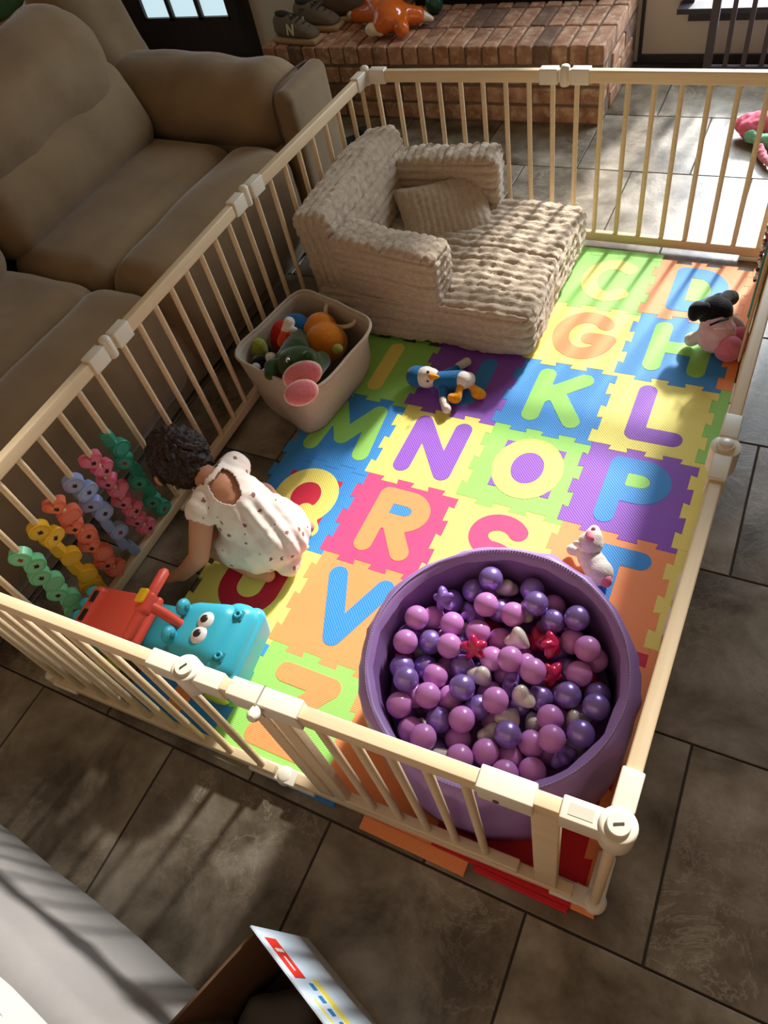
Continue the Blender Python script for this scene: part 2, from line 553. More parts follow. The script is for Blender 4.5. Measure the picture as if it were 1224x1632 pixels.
# dark metal firebox surround standing on the hearth
fb = thing('fireplace_screen', 'dark metal fireplace surround standing on the brick hearth', 'fireplace', (-0.15, 1.46, HZ))
mb = MB().box((0, 0, 0.012), (0.95, 0.12, 0.024))
for x in (-.45, .45): mb.box((x, 0.02, .35), (.05, .06, .66))
mb.box((0, .02, .68), (.95, .06, .06))
obj('frame', mb.mesh('frame'), mat('black_iron', (26, 22, 20), 0.5, metal=.6), fb)
obj('mesh_screen', MB().box((0, .03, .35), (.86, .008, .62)).mesh('mesh_screen'), mat('soot', (18, 15, 14), 0.9), fb)
# ------------------------------------------------------------------ foam alphabet mat
S = 0.305
MZ = 0.012
FOAM = {'green': (148, 208, 98), 'yellow': (236, 220, 112), 'blue': (56, 138, 208), 'purple': (138, 80, 184),
        'orange': (244, 148, 88), 'pink': (220, 68, 118), 'red': (206, 26, 40), 'crimson': (200, 34, 62)}
M_FOAM = {k: mat('foam_' + k, c, 0.62, spec=0.40, wave=(70, 0.35, 'DIAGONAL' if k in ('yellow', 'purple', 'blue') else 'Y'), color2=tuple(min(255, int(v * 1.05)) for v in c), nscale=6) for k, c in FOAM.items()}
TD = 0.017                                             # tooth depth
def tooth_edge(flip):
    """points (t, offset) along an edge of unit length in metres, six segments"""
    pts = []; g = S / 6; fl = 0.004
    for k in range(6):
        o = TD if (k % 2 == (1 if not flip else 0)) else 0.0
        a, b = g * k, g * (k + 1)
        if o > 0:
            if k > 0: a += -fl / 2 + 0.0; 
            pts += [(a + (fl if k > 0 else 0), 0.0), (a, o), (b + (fl / 2 if k < 5 else 0), o), (b - (fl / 2 if k < 5 else 0), 0.0)]
        else:
            pts += [(a, 0.0), (b, 0.0)]
    return pts
def clean(poly):
    out = []
    for p in poly:
        if not out or (Vector(out[-1]) - Vector(p)).length > 0.0006: out.append(p)
    if (Vector(out[0]) - Vector(out[-1])).length < 0.0006: out.pop()
    ch = True
    while ch:
        ch = False
        for i in range(len(out)):
            a, b, c = Vector(out[i - 1]), Vector(out[i]), Vector(out[(i + 1) % len(out)])
            u, w = (b - a), (c - b)
            if abs(u.x * w.y - u.y * w.x) < 1e-8:
                out.pop(i); ch = True; break
    return out
E0 = tooth_edge(False)
def edge_h(i, j): return [(i * S + t, -j * S - o) for t, o in E0]          # left to right, teeth drop into row j
def edge_v(i, j): return [(i * S - o, -j * S - t) for t, o in E0]          # top to bottom, teeth reach into column i-1
def tile_poly(i, j):
    top = edge_h(i, j); right = edge_v(i + 1, j); bottom = edge_h(i, j + 1) if j < 6 else [(i * S, -7 * S), ((i + 1) * S, -7 * S)]; left = edge_v(i, j)
    poly = top + right + bottom[::-1] + left[::-1]
    return clean(poly)[::-1]
def arc(cx, cy, rx, ry, a0, a1, n=20):
    return [(cx + rx * math.cos(math.radians(a0 + (a1 - a0) * k / n)), cy + ry * math.sin(math.radians(a0 + (a1 - a0) * k / n))) for k in range(n + 1)]
LET = {
 'A': [[(.26, .2), (.5, .8), (.74, .2)], [(.36, .4), (.64, .4)]],
 'B': [[(.3, .2), (.3, .8), (.5, .8)] + arc(.52, .66, .14, .14, 90, -90) + [(.3, .52)], [(.3, .2), (.54, .2)] + arc(.55, .36, .17, .16, -90, 90)],
 'C': [arc(.53, .5, .25, .3, 50, 310)],
 'D': [[(.3, .2), (.3, .8), (.45, .8)] + arc(.45, .5, .27, .3, 90, -90) + [(.3, .2)]],
 'E': [[(.68, .8), (.32, .8), (.32, .2), (.68, .2)], [(.32, .5), (.62, .5)]],
 'F': [[(.68, .8), (.34, .8), (.34, .2)], [(.34, .5), (.62, .5)]],
 'G': [arc(.5, .5, .26, .3, 45, 350) + [(.76, .46), (.56, .46)]],
 'H': [[(.28, .2), (.28, .8)], [(.72, .2), (.72, .8)], [(.28, .5), (.72, .5)]],
 'I': [[(.5, .2), (.5, .8)]],
 'J': [[(.64, .8), (.64, .4)] + arc(.48, .38, .16, .18, 0, -160)],
 'K': [[(.3, .2), (.3, .8)], [(.7, .8), (.32, .46)], [(.46, .56), (.72, .2)]],
 'L': [[(.34, .8), (.34, .22), (.7, .22)]],
 'M': [[(.2, .2), (.26, .8), (.5, .36), (.74, .8), (.8, .2)]],
 'N': [[(.28, .2), (.28, .8), (.72, .2), (.72, .8)]],
 'O': [arc(.5, .5, .25, .29, 0, 360, 32)],
 'P': [[(.32, .18), (.32, .8), (.52, .8)] + arc(.54, .63, .18, .17, 90, -90) + [(.32, .46)]],
 'Q': [arc(.5, .53, .25, .27, 0, 360, 32), [(.58, .36), (.74, .17)]],
 'R': [[(.32, .2), (.32, .8), (.54, .8)] + arc(.55, .65, .17, .15, 90, -90) + [(.32, .5)], [(.5, .48), (.7, .2)]],
 'S': [arc(.51, .65, .19, .16, 35, 270) + arc(.49, .35, .2, .15, 90, -145)],
 'T': [[(.26, .78), (.74, .78)], [(.5, .78), (.5, .18)]],
 'U': [[(.28, .8), (.28, .42)] + arc(.5, .41, .22, .21, 180, 360) + [(.72, .8)]],
 'V': [[(.26, .8), (.5, .22), (.74, .8)]],
 'W': [[(.2, .8), (.32, .22), (.5, .66), (.68, .22), (.8, .8)]],
 'X': [[(.28, .8), (.72, .2)], [(.72, .8), (.28, .2)]],
 'Y': [[(.26, .8), (.5, .5), (.74, .8)], [(.5, .5), (.5, .2)]],
 'Z': [[(.27, .78), (.71, .78), (.29, .22), (.74, .22)]],
}
GN = 56
gx = np.linspace(0.06, 0.94, GN + 1)
GX, GY = np.meshgrid(gx, gx, indexing='ij')
def stroke_sdf(strokes, r):
    d = np.full(GX.shape, 9.0)
    for pl in strokes:
        for (x0, y0), (x1, y1) in zip(pl[:-1], pl[1:]):
            dx, dy = x1 - x0, y1 - y0
            L2 = dx * dx + dy * dy
            if L2 < 1e-10: continue
            t = np.clip(((GX - x0) * dx + (GY - y0) * dy) / L2, 0, 1)
            d = np.minimum(d, np.hypot(GX - x0 - t * dx, GY - y0 - t * dy))
    return d - r
def field_mesh(name, F, z0, z1):
    """marching squares: the region F<0 as a slab"""
    idx = {}; v = []; f = []
    def vid(x, y):
        k = (round(x, 5), round(y, 5))
        if k not in idx: idx[k] = len(v); v.append((x * S, y * S))
        return idx[k]
    for i in range(GN):
        for j in range(GN):
            c = [(i, j), (i + 1, j), (i + 1, j + 1), (i, j + 1)]
            val = [F[a] for a in c]
            if min(val) >= 0: continue
            out = []
            for k in range(4):
                a, b = c[k], c[(k + 1) % 4]; va, vb = val[k], val[(k + 1) % 4]
                pa = (gx[a[0]], gx[a[1]]); pb = (gx[b[0]], gx[b[1]])
                if va < 0: out.append(vid(*pa))
                if (va < 0) != (vb < 0):
                    t = va / (va - vb)
                    out.append(vid(pa[0] + (pb[0] - pa[0]) * t, pa[1] + (pb[1] - pa[1]) * t))
            o2 = []
            for q in out:
                if q not in o2: o2.append(q)
            if len(o2) >= 3: f.append(tuple(o2))
    cnt = {}
    for q in f:
        for a, b in zip(q, q[1:] + q[:1]): cnt[(a, b)] = cnt.get((a, b), 0) + 1
    n = len(v)
    V = [(x, y, z1) for x, y in v] + [(x, y, z0) for x, y in v]
    Fc = list(f)
    for (a, b) in cnt:
        if (b, a) not in cnt: Fc.append((b, a, n + a, n + b))
    return mesh_of(name, V, Fc)
def counter_field(L):
    R = stroke_sdf(LET[L], .088)
    box = {'D': (.3, .3, .66, .7), 'P': (.3, .5, .7, .78), 'R': (.3, .53, .7, .78), 'O': (.2, .2, .8, .8), 'Q': (.2, .2, .8, .8), 'A': (.3, .4, .7, .75), 'B': (.3, .2, .7, .8)}[L]
    bx = np.maximum(np.maximum(box[0] - GX, GX - box[2]), np.maximum(box[1] - GY, GY - box[3]))
    return np.maximum(-R + .006, bx)
TILES = {
 (0, 0): ('A', 'yellow', 'red', 'blue'), (1, 0): ('B', 'blue', 'orange', 'green'), (2, 0): ('C', 'green', 'yellow', None), (3, 0): ('D', 'orange', 'blue', 'green'),
 (0, 1): ('E', 'purple', 'yellow', None), (1, 1): ('F', 'purple', 'green', None), (2, 1): ('G', 'yellow', 'orange', None), (3, 1): ('H', 'blue', 'green', None),
 (0, 2): ('I', 'green', 'yellow', None), (1, 2): ('J', 'purple', 'blue', None), (2, 2): ('K', 'blue', 'green', None), (3, 2): ('L', 'yellow', 'purple', None),
 (0, 3): ('M', 'blue', 'green', None), (1, 3): ('N', 'yellow', 'purple', None), (2, 3): ('O', 'green', 'yellow', 'purple'), (3, 3): ('P', 'purple', 'blue', 'green'),
 (0, 4): ('Q', 'blue', 'yellow', 'crimson'), (1, 4): ('R', 'pink', 'orange', 'blue'), (2, 4): ('S', 'yellow', 'pink', None), (3, 4): ('T', 'orange', 'blue', None),
 (0, 5): ('U', 'yellow', 'crimson', None), (1, 5): ('V', 'orange', 'blue', None), (2, 5): ('W', 'green', 'purple', None), (3, 5): ('X', 'crimson', 'yellow', None),
 (0, 6): ('Y', 'blue', 'orange', None), (1, 6): ('Z', 'green', 'orange', None), (2, 6): (None, 'orange', None, None), (3, 6): (None, 'red', None, None)}
CN = {'crimson': 'crimson red'}
HIDDEN = {'A', 'E'}
for (i, j), (L, tc_, lc, cc) in TILES.items():
    if L in HIDDEN: continue
    ox, oy = i * S + S / 2, -j * S - S / 2
    poly = [(x - ox, y - oy) for x, y in tile_poly(i, j)]
    cn = CN.get(tc_, tc_)
    if L:
        where = {'B': ', mostly under the plush chair', 'F': ', mostly under the plush chair', 'W': ' under the ball pit', 'Y': ' under the blue hippo ride-on'}.get(L, '')
        lab = '%s foam puzzle tile with %s letter %s%s' % (cn, CN.get(lc, lc), L, where)
    else:
        lab = {'orange': 'plain orange foam tile by the gate between the Z tile and the red tile', 'red': 'dark red foam tile in the playpen corner by the ball pit'}[tc_]
    t = thing('foam_tile', lab, 'foam tile', (ox, oy, 0), group='alphabet foam tiles of the play mat')
    obj('base', MB().prism(poly, 0.0003, MZ, 0.0009).mesh('base'), M_FOAM[tc_], t)
    if L:
        l = obj('letter', field_mesh('letter', stroke_sdf(LET[L], .091), MZ - .004, MZ + .0007), M_FOAM[lc], t, (-S / 2, -S / 2, 0), label='%s letter %s' % (CN.get(lc, lc), L))
        if cc:
            obj('letter_center', field_mesh('letter_center', counter_field(L), MZ - .004, MZ + .0007), M_FOAM[cc], t, (-S / 2, -S / 2, 0), label='%s centre of the letter' % CN.get(cc, cc))
# border strips
def border(label, colour, poly):
    c = Vector((sum(p[0] for p in poly) / len(poly), sum(p[1] for p in poly) / len(poly)))
    o = obj('foam_border', MB().prism([(p[0] - c.x, p[1] - c.y) for p in poly], 0.0003, MZ, 0.0009).mesh('foam_border'), M_FOAM[colour], None, (c.x, c.y, 0))
    tag(o, label, 'foam border', 'foam edge strips of the play mat')
BW = 0.03
RB = {0: ('orange', 'orange foam edge strip beside the letter D tile'), 1: ('orange', 'orange foam edge strip beside the letter H tile'), 2: ('green', 'green foam edge strip beside the letter L tile'),
      3: ('yellow', 'yellow foam edge strip beside the letter P tile'), 4: ('yellow', 'yellow foam edge strip beside the letter T tile'), 5: ('orange', 'orange foam edge strip beside the ball pit'), 6: ('orange', 'orange foam edge strip beside the dark red corner tile')}
for j, (c, lab) in RB.items():
    e = edge_v(4, j)
    x1 = 4 * S + BW
    border(lab, c, clean(e + [(x1, -(j + 1) * S), (x1, -j * S)]))
FB = {0: ('blue', 'blue foam edge strip under the left front panel'), 1: ('blue', 'blue foam edge strip beside the letter Z tile at the gate'), 2: ('orange', 'orange foam edge strip sticking out under the gate onto the floor'), 3: ('red', 'red foam edge strip sticking out at the corner post')}
for i, (c, lab) in FB.items():
    y0 = -7 * S - (0.012, 0.014, 0.031, 0.012)[i]; y1 = -7 * S - .0006
    x0, x1 = ((.1, S), (.43, .66), (.735, .985), (1.0, 1.2))[i]
    border(lab, c, [(x0, y0), (x1, y0), (x1, y1), (x0, y1)])
e = [(2 * S, 0.0), (3 * S, 0.0)]
border('green foam edge strip along the top of the letter C tile', 'green', clean(edge_h(2, 0) + [(3 * S, 0.028), (2 * S, 0.028)]))
# ------------------------------------------------------------------ wooden playpen panels
M_PINE = mat('pale_pine', (230, 208, 170), 0.5, color2=(214, 188, 146), nscale=7, ncontrast=0.6, stretch=(0.8, 14, 14), objvar=0.04)
M_PLASTIC = mat('cream_plastic', (228, 220, 200), 0.38)
M_SCREW = mat('screw_metal', (120, 115, 108), 0.35, metal=0.9)
FH, RH, RT = 0.615, 0.038, 0.024
SP = MB().lathe([(0.0085, 0.045), (0.0085, FH - RH + .004)], 10).mesh('spindle', True)
SP.materials.append(M_PINE)
KNUCK = MB().lathe([(0.014, FH - .05), (0.0155, FH - .046), (0.0155, FH + .006), (0.012, FH + .011), (0.004, FH + .013)], 18).mesh('hinge_knuckle', True)
def rail(L, x0, x1, z, h, t=RT): return rbox_mesh('rail', (x1 - x0, t, h), 0.004, (1, 1, 1), 2)
def sleeve_mesh(w=0.06): return rbox_mesh('joint_sleeve', (w, RT + .008, RH + .01), 0.003, 1, 2)
SLV = sleeve_mesh()
FOOT = rbox_mesh('foot_plate', (0.085, RT + .012, 0.016), 0.004, 1, 2)
PEN = thing('playpen', 'pale pine playpen fence with spindles around the alphabet mat', 'playpen')
def panel_frame(label, A, B, name='panel'):
    A = Vector((*A, 0)); B = Vector((*B, 0)); d = B - A
    t = bpy.data.objects.new(name, None); col.objects.link(t)
    t.empty_display_size = .05; t.location = A; t.rotation_euler = (0, 0, math.atan2(d.y, d.x)); t.parent = PEN; t['label'] = label
    return t, d.length
def panel(label, A, B, spindles=None, knuckle=True, big=False, s0=True, s1=True, zf=.009):
    t, L = panel_frame(label, A, B)
    obj('top_rail', rail(L, .02, L - .02, 0, RH), M_PINE, t, (L / 2, 0, FH - RH / 2))
    obj('bottom_rail', rail(L, .02, L - .02, 0, .034), M_PINE, t, (L / 2, 0, .034))
    if spindles is None:
        n = 9; spindles = [0.04 + (L - .08) * k / (n - 1) for k in range(n)]
    for x in spindles: obj('spindle', SP, None, t, (x, 0, 0))
    for f, x in ((s0, .052), (s1, L - .052)):
        if f:
            obj('joint_sleeve', SLV, M_PLASTIC, t, (x, 0, FH - RH / 2))
            obj('foot_plate', FOOT, M_PLASTIC, t, (x, 0, zf))
    if knuckle:
        k = obj('hinge_knuckle', KNUCK, M_PLASTIC, t, (0, 0, 0))
        obj('arm', MB().box((.018, 0, FH - RH / 2), (.03, .014, RH)).mesh('arm'), M_PLASTIC, t)
        obj('arm', MB().box((L - .018, 0, FH - RH / 2), (.03, .014, RH)).mesh('arm'), M_PLASTIC, t)
        obj('bottom_knuckle', MB().lathe([(.015, .004), (.015, .045), (.01, .048)], 16).mesh('bottom_knuckle', True), M_PLASTIC, t)
    return t
BL, Bm, BR = (-.20, .06), (.524, .075), (1.255, .068)
L1, L2, FL = (-.238, -.728), (-.23, -1.44), (-.222, -2.148)
F1, FR = (.523, -2.132), (1.243, -2.106)
R1, R2 = (1.256, -1.395), (1.268, -.67)
panel('wooden playpen panel in front of the hearth behind the plush chair', BL, Bm)
panel('wooden playpen panel behind the letter C and D tiles', Bm, BR)
panel('wooden playpen panel beside the sofa, behind the plush chair', L1, BL)
panel('wooden playpen panel beside the sofa, behind the fabric toy basket', L2, L1)
FLY = -2.148
ys = [-1.512, -1.587, -1.665, -1.744, -1.82, -1.893, -1.972, -2.05, -2.115]
panel('wooden playpen panel beside the sofa with coloured beads on its spindles', FL, L2, [y - FLY for y in reversed(ys)])
SPIN_X = lambda y: FL[0] + (L2[0] - FL[0]) * (y - FLY) / (L2[1] - FLY)
panel('wooden playpen panel at the front beside the blue hippo ride-on', FL, F1, [.045, .12, .2, .272, .35, .43, .515, .6, .69], knuckle=False, zf=.0205)
# big round corner hinges
def disc_hinge(t, x, y, ang):
    h = obj('corner_hinge', MB().lathe([(.022, FH - .055), (.026, FH - .05), (.026, FH + .007), (.023, FH + .010), (.0165, FH + .010), (.0165, FH + .014), (.015, FH + .016), (.001, FH + .0165)], 28).mesh('corner_hinge', True), M_PLASTIC, t, (x, y, 0), (0, 0, ang))
    obj('screw_slot', MB().box((0, 0, FH + .0165), (.014, .003, .002)).mesh('screw_slot'), M_SCREW, t, (x, y, 0), (0, 0, ang))
# gate: fixed frame and swinging leaf
gt, GL = panel_frame('front wooden playpen gate with latch beside the ball pit', F1, FR, 'gate')
gx_ = lambda x: (x - F1[0]) * GL / (FR[0] - F1[0])
def gpart(name, d, c, r=.003, m=None): return obj(name, rbox_mesh(name, d, r, 1, 2), m or M_PINE, gt, c)
gpart('joint_sleeve', (.06, RT + .008, RH + .01), (gx_(.566), 0, FH - RH / 2), m=M_PLASTIC)
gpart('top_rail', (gx_(1.22) - gx_(.59), RT, RH), ((gx_(.59) + gx_(1.22)) / 2, 0, FH - RH / 2))
lt = gpart('latch', (gx_(.748) - gx_(.612), RT + .01, RH + .014), ((gx_(.612) + gx_(.748)) / 2, 0, FH - RH / 2), m=M_PLASTIC)
obj('latch_knob', MB().lathe([(.006, 0), (.011, .006), (.011, .022), (.008, .027), (.001, .028)], 16).mesh('latch_knob', True), M_PLASTIC, gt, ((gx_(.612) + gx_(.748)) / 2 - .004, -RT / 2 - .002, FH - RH / 2 + .012), (PI / 2.6, 0, 0))
obj('latch_gap', MB().box((-.006, 0, 0), (.003, RT + .012, RH + .015)).mesh('latch_gap'), mat('shadow_gap', (150, 140, 122), .6), gt, ((gx_(.612) + gx_(.748)) / 2, 0, FH - RH / 2))
gpart('latch_stile', (.036, RT - .004, FH - .06), (gx_(.645), .0, FH / 2 + .0), m=M_PINE)
gpart('latch_stile', (.034, RT - .004, FH - .06), (gx_(.69), .0, FH / 2 + .0), m=M_PINE)
for x in (.765, .83, .893, .956, 1.02): obj('spindle', SP, None, gt, (gx_(x), 0, 0))
gpart('gate_bottom_rail', (gx_(1.09) - gx_(.70), RT, .03), ((gx_(.70) + gx_(1.09)) / 2, 0, .062))
gpart('threshold_rail', (gx_(1.20) - gx_(.56), RT + .002, .03), ((gx_(.56) + gx_(1.20)) / 2, 0, .031))
bl = gpart('hinge_block', (gx_(1.13) - gx_(1.046), RT + .012, RH + .014), ((gx_(1.046) + gx_(1.13)) / 2, 0, FH - RH / 2), m=M_PLASTIC)
obj('screw', MB().cyl((-.012, -RT / 2 - .008, -.01), (-.012, -RT / 2 - .003, -.01), .005, 10).mesh('screw'), M_SCREW, gt, ((gx_(1.046) + gx_(1.13)) / 2, 0, FH - RH / 2))
gpart('hinge_stile', (.044, RT - .002, FH - .05), (gx_(1.146), 0, FH / 2 + .005))
js = gpart('joint_sleeve', (gx_(1.226) - gx_(1.166), RT + .01, RH + .01), ((gx_(1.166) + gx_(1.226)) / 2, 0, FH - RH / 2), m=M_PLASTIC)
obj('label_recess', MB().box((-.002, 0, (RH + .01) / 2), (.034, .016, .0012)).mesh('label_recess'), mat('cream_plastic_recess', (205, 196, 176), .45), gt, ((gx_(1.166) + gx_(1.226)) / 2, 0, FH - RH / 2))
disc_hinge(gt, GL, 0, .4)
disc_hinge(gt, 0, 0, 1.0)
obj('corner_rod', MB().cyl((GL, 0, .02), (GL, 0, FH - .05), .0095, 14).mesh('corner_rod', True), M_PINE, gt)
gpart('foot_plate', (.085, RT + .014, .017), (GL - .045, 0, .0215), m=M_PLASTIC)
gpart('foot_plate', (.085, RT + .014, .017), (.045, 0, .0215), m=M_PLASTIC)
obj('foot_boss', MB().lathe([(.024, .0125), (.024, .026), (.019, .031), (.012, .033)], 20).mesh('foot_boss', True), M_PLASTIC, gt, (GL, 0, 0))
obj('foot_boss', MB().lathe([(.022, .0125), (.022, .026), (.016, .031), (.012, .033)], 20).mesh('foot_boss', True), M_PLASTIC, gt, (0, 0, 0))
for x in (GL - .06, .06): obj('screw', MB().lathe([(.005, .030), (.005, .033), (.001, .034)], 10).mesh('screw', True), M_SCREW, gt, (x, 0, 0))
# right side
panel('wooden playpen panel on the right beside the ball pit', FR, R1, knuckle=False, zf=.0205)
r2 = panel('wooden playpen panel on the right with a wooden activity board', R1, R2, zf=.0205)
disc = obj('hinge_cap', MB().lathe([(.02, FH - .06), (.026, FH - .055), (.026, FH + .002), (.016, FH + .004), (.015, FH + .01), (.001, FH + .011)], 24).mesh('hinge_cap', True), M_PLASTIC, r2)
panel('wooden playpen panel on the right nearest the window', R2, BR)
# activity board hung inside that panel
M_BOARD = mat('birch_board', (214, 178, 128), .55, color2=(198, 160, 110), nscale=6, stretch=(1, 8, 8))
M_TEAL = mat('teal_paint', (70, 128, 118), .5)
ab = thing('activity_board', 'wooden activity board with teal track hung inside the right panel', 'activity board', (1.2455, -.42, 0))
obj('board', rbox_mesh('board', (.007, .34, .36), .003, 1, 2), M_BOARD, ab, (0, 0, .29))
tp = [(-.004, .13 * math.cos(a), .29 + .13 * math.sin(a)) for a in [PI * k / 14 for k in range(-2, 17)]]
obj('teal_track', MB().tube(tp, .006, 8).mesh('teal_track', True), M_TEAL, ab)
for y in (-.08, .02, .1):
    obj('slot', MB().box((-.0035, y, .2), (.003, .016, .08)).mesh('slot'), mat('dark_slot', (70, 52, 36), .8), ab)
bs = thing('bead_string', 'string of small dark and white beads hanging inside the right rear panel', 'beads', (1.232, -.10, 0))
rr = random.Random(4)
bmm = [mat('bead_' + k, c, .3) for k, c in (('dark', (60, 36, 34)), ('white', (226, 214, 206)), ('red', (150, 60, 66)))]
bms = []
for m_ in bmm:
    q = MB().ball((0, 0, 0), .006, 8, 6).mesh('bead', True); q.materials.append(m_); bms.append(q)
for c_ in range(5):
    for k in range(22):
        obj('bead', rr.choice(bms), None, bs, (rr.uniform(-.004, .004), -.06 + .03 * c_ + rr.uniform(-.004, .004), .08 + .0135 * k))
obj('hanging_rod', MB().cyl((0.004, -.08, .385), (0.004, .08, .385), .005, 8).mesh('hanging_rod', True), M_BOARD, bs)
# ------------------------------------------------------------------ big sofa along the left side
M_SOFA = mat('taupe_microfibre', (122, 101, 75), 0.85, spec=.2, color2=(152, 129, 98), nscale=4.5, ncontrast=.5, sheen=.35, bump=.06, bscale=40)
M_SEAM = mat('sofa_seam', (84, 69, 54), 0.9)
def puff(name, d, r, parent, loc, rot=(0, 0, 0), bulge=(0, 0, .03), wr=.006, n=14, m=None, seed=0, extra=None):
    h = [x / 2 for x in d]
    def disp(p, nv):
        u = [p[k] / h[k] for k in range(3)]
        q = Vector(p)
        for k in range(3):
            a, b = (k + 1) % 3, (k + 2) % 3
            q[k] += bulge[k] * max(0, 1 - u[a] ** 2) * max(0, 1 - u[b] ** 2) * (1 if u[k] > 0 else -1) * abs(u[k])
        q += nv * (noise.noise(Vector(p) * 7 + Vector((seed, 0, 0))) * wr + noise.noise(Vector(p) * 22 + Vector((seed, 3, 0))) * wr * .25)
        if extra: q = extra(q)
        return q
    return obj(name, rbox_mesh(name, d, r, n, 5, disp), m or M_SOFA, parent, loc, rot)
sofa = thing('sofa', 'large taupe microfibre sofa along the left side of the playpen', 'sofa', (-0.95, -0.9, 0))
def S_(x, y, z): return (x + 0.95, y + 0.9, z)
puff('base', (0.78, 2.5, 0.30), .05, sofa, S_(-0.86, -1.02, .16), bulge=(.01, 0, 0), seed=1)
# seats: back pad and front waterfall pad, two seats
for k, (y0, y1) in enumerate(((-1.035, -.165), (-2.2, -1.045))):
    yc, w = (y0 + y1) / 2, y1 - y0
    puff('seat_pad', (0.46, w, .22), .085, sofa, S_(-0.925, yc, .362), (0, math.radians(2), 0), (0, .01, .02), seed=3 + k)
    puff('front_pad', (0.29, w, .40), .10, sofa, S_(-0.565, yc, .272), (0, 0, 0), (.012, .01, .014), seed=6 + k)
    puff('lumbar_cushion', (0.24, w, .36), .1, sofa, S_(-1.17, yc, .60), (0, math.radians(-16), 0), (.04, 0, .02), seed=9 + k)
    puff('back_pillow', (0.32, w - .02 , .36), .145, sofa, S_(-1.21, yc - (.04 if k == 0 else 0), .805), (0, math.radians(-13), 0), (.03, .02, .02), wr=.014, seed=12 + k, extra=lambda q: Vector((q.x, q.y, q.z * (1 - .42 * min(1, max(0, (.30 - q.y) / .55))) if q.z > 0 else q.z)))
# far arm: a fat roll on a slab
arm = puff('arm', (0.92, .32, .31), .15, sofa, S_(-0.92, -.0, .515), (0, math.radians(2), 0), (.02, .02, .015), wr=.012, seed=20)
puff('arm_panel', (0.08, .31, .60), .038, sofa, S_(-0.445, .0, .325), (0, 0, 0), (.01, .0, .0), wr=.004, seed=21)
puff('arm_slab', (0.9, .29, .42), .05, sofa, S_(-0.92, .0, .22), seed=22)
# back shell with its rounded wing
puff('back_shell', (0.24, 2.62, .70), .11, sofa, S_(-1.42, -1.02, .375), (0, math.radians(-9), 0), (.02, .03, .02), seed=24)
puff('wing', (0.26, .34, .62), .12, sofa, S_(-1.40, .03, .70), (0, math.radians(-12), 0), (.02, .02, .02), seed=25)
obj('piping', MB().tube(smin_path([S_(-.478, -.158, .36), S_(-.478, -.157, .56), S_(-.478, -.118, .622), S_(-.478, 0, .632), S_(-.478, .118, .622)], 8), .0035, 6).mesh('piping', True), M_SEAM, sofa)

# ------------------------------------------------------------------ table behind the sofa with a green bag
M_TAN = mat('tan_wood', (188, 150, 108), .5, color2=(160, 122, 84), nscale=5, stretch=(1, 8, 1))
tb = thing('side_table', 'tan wooden table behind the sofa', 'table', (-2.36, 0.30, 0))
obj('table_top', rbox_mesh('table_top', (.40, .9, .03), .006, 1, 2), M_TAN, tb, (0, 0, .70))
obj('apron', MB().box((0, 0, .62), (.34, .84, .12)).mesh('apron'), M_DARK, tb)
for x in (-.16, .16):
    for y in (-.4, .4): obj('leg', MB().box((x, y, .30), (.045, .045, .6)).mesh('leg'), M_DARK, tb)
gb = thing('green_bag', 'dark green cloth bag standing on the table behind the sofa', 'bag', (-2.27, .36, .715))
M_GREEN = mat('dark_green_cloth', (58, 92, 34), .9, color2=(40, 66, 24), nscale=12)
obj('body', rbox_mesh('body', (.14, .24, .26), .05, 5, 4, lambda p, n: p + n * noise.noise(p * 14) * .012), M_GREEN, gb, (0, 0, .13))
obj('handle', MB().tube(smin_path([(0, -.07, .24), (0, -.05, .34), (0, .05, .34), (0, .07, .24)], 6), .012, 8).mesh('handle', True), M_GREEN, gb)

# ------------------------------------------------------------------ grey armchair at the lower left edge
M_WHITE = mat('pale_grey_upholstery', (168, 163, 157), .85, color2=(156, 151, 146), nscale=5, sheen=.3, bump=.06, bscale=60)
M_GREYF = mat('grey_upholstery', (122, 118, 115), .9, color2=(110, 107, 104), nscale=6, sheen=.3, bump=.08, bscale=80)
ac = thing('armchair', 'pale grey upholstered armchair at the lower left corner', 'armchair', (.2, -2.95, 0), (0, 0, math.radians(-6)))
puff('arm_side', (.96, .10, .48), .045, ac, (-.02, .345, .25), (math.radians(6), 0, 0), (0, .012, 0), wr=.008, m=M_GREYF, seed=30)
puff('arm_cushion', (.94, .24, .20), .09, ac, (-.03, .20, .47), (math.radians(-4), 0, 0), (.01, .02, .02), wr=.008, m=M_WHITE, seed=31)
puff('seat_cushion', (.8, .5, .2), .07, ac, (.0, -.15, .40), (0, 0, 0), (0, .02, .02), m=M_WHITE, seed=32)
puff('base', (.9, .8, .28), .04, ac, (-.03, -.08, .16), m=M_GREYF, seed=33)
obj('seam', MB().tube(smin_path([(-.45, .305, .52), (-.2, .315, .53), (.1, .317, .53), (.4, .305, .52)], 8), .004, 6).mesh('seam', True), M_GREYF, ac)

# ------------------------------------------------------------------ carton at the bottom edge
M_CARD = mat('brown_cardboard', (112, 82, 56), .9, color2=(98, 70, 46), nscale=20)
M_PRINT = mat('printed_white', (214, 228, 240), .35, color2=(190, 212, 232), nscale=5)
BOXH = .30
bx = thing('cardboard_box', 'open cardboard box with pale blue printed side at the bottom edge', 'box', (.722, -2.425, 0), (0, 0, math.radians(-20)))
W_, D_ = .36, .24
def wall_b(name, c, d, m=M_CARD): return obj(name, MB().box(c, d).mesh(name), m, bx)
wall_b('box_bottom', (W_ / 2, -D_ / 2, .004), (W_, D_, .006))
wall_b('box_side', (.003, -D_ / 2, BOXH / 2), (.005, D_, BOXH))
wall_b('box_side', (W_ - .003, -D_ / 2, BOXH / 2), (.005, D_, BOXH))
wall_b('box_side', (W_ / 2, -D_ + .003, BOXH / 2), (W_, .005, BOXH))
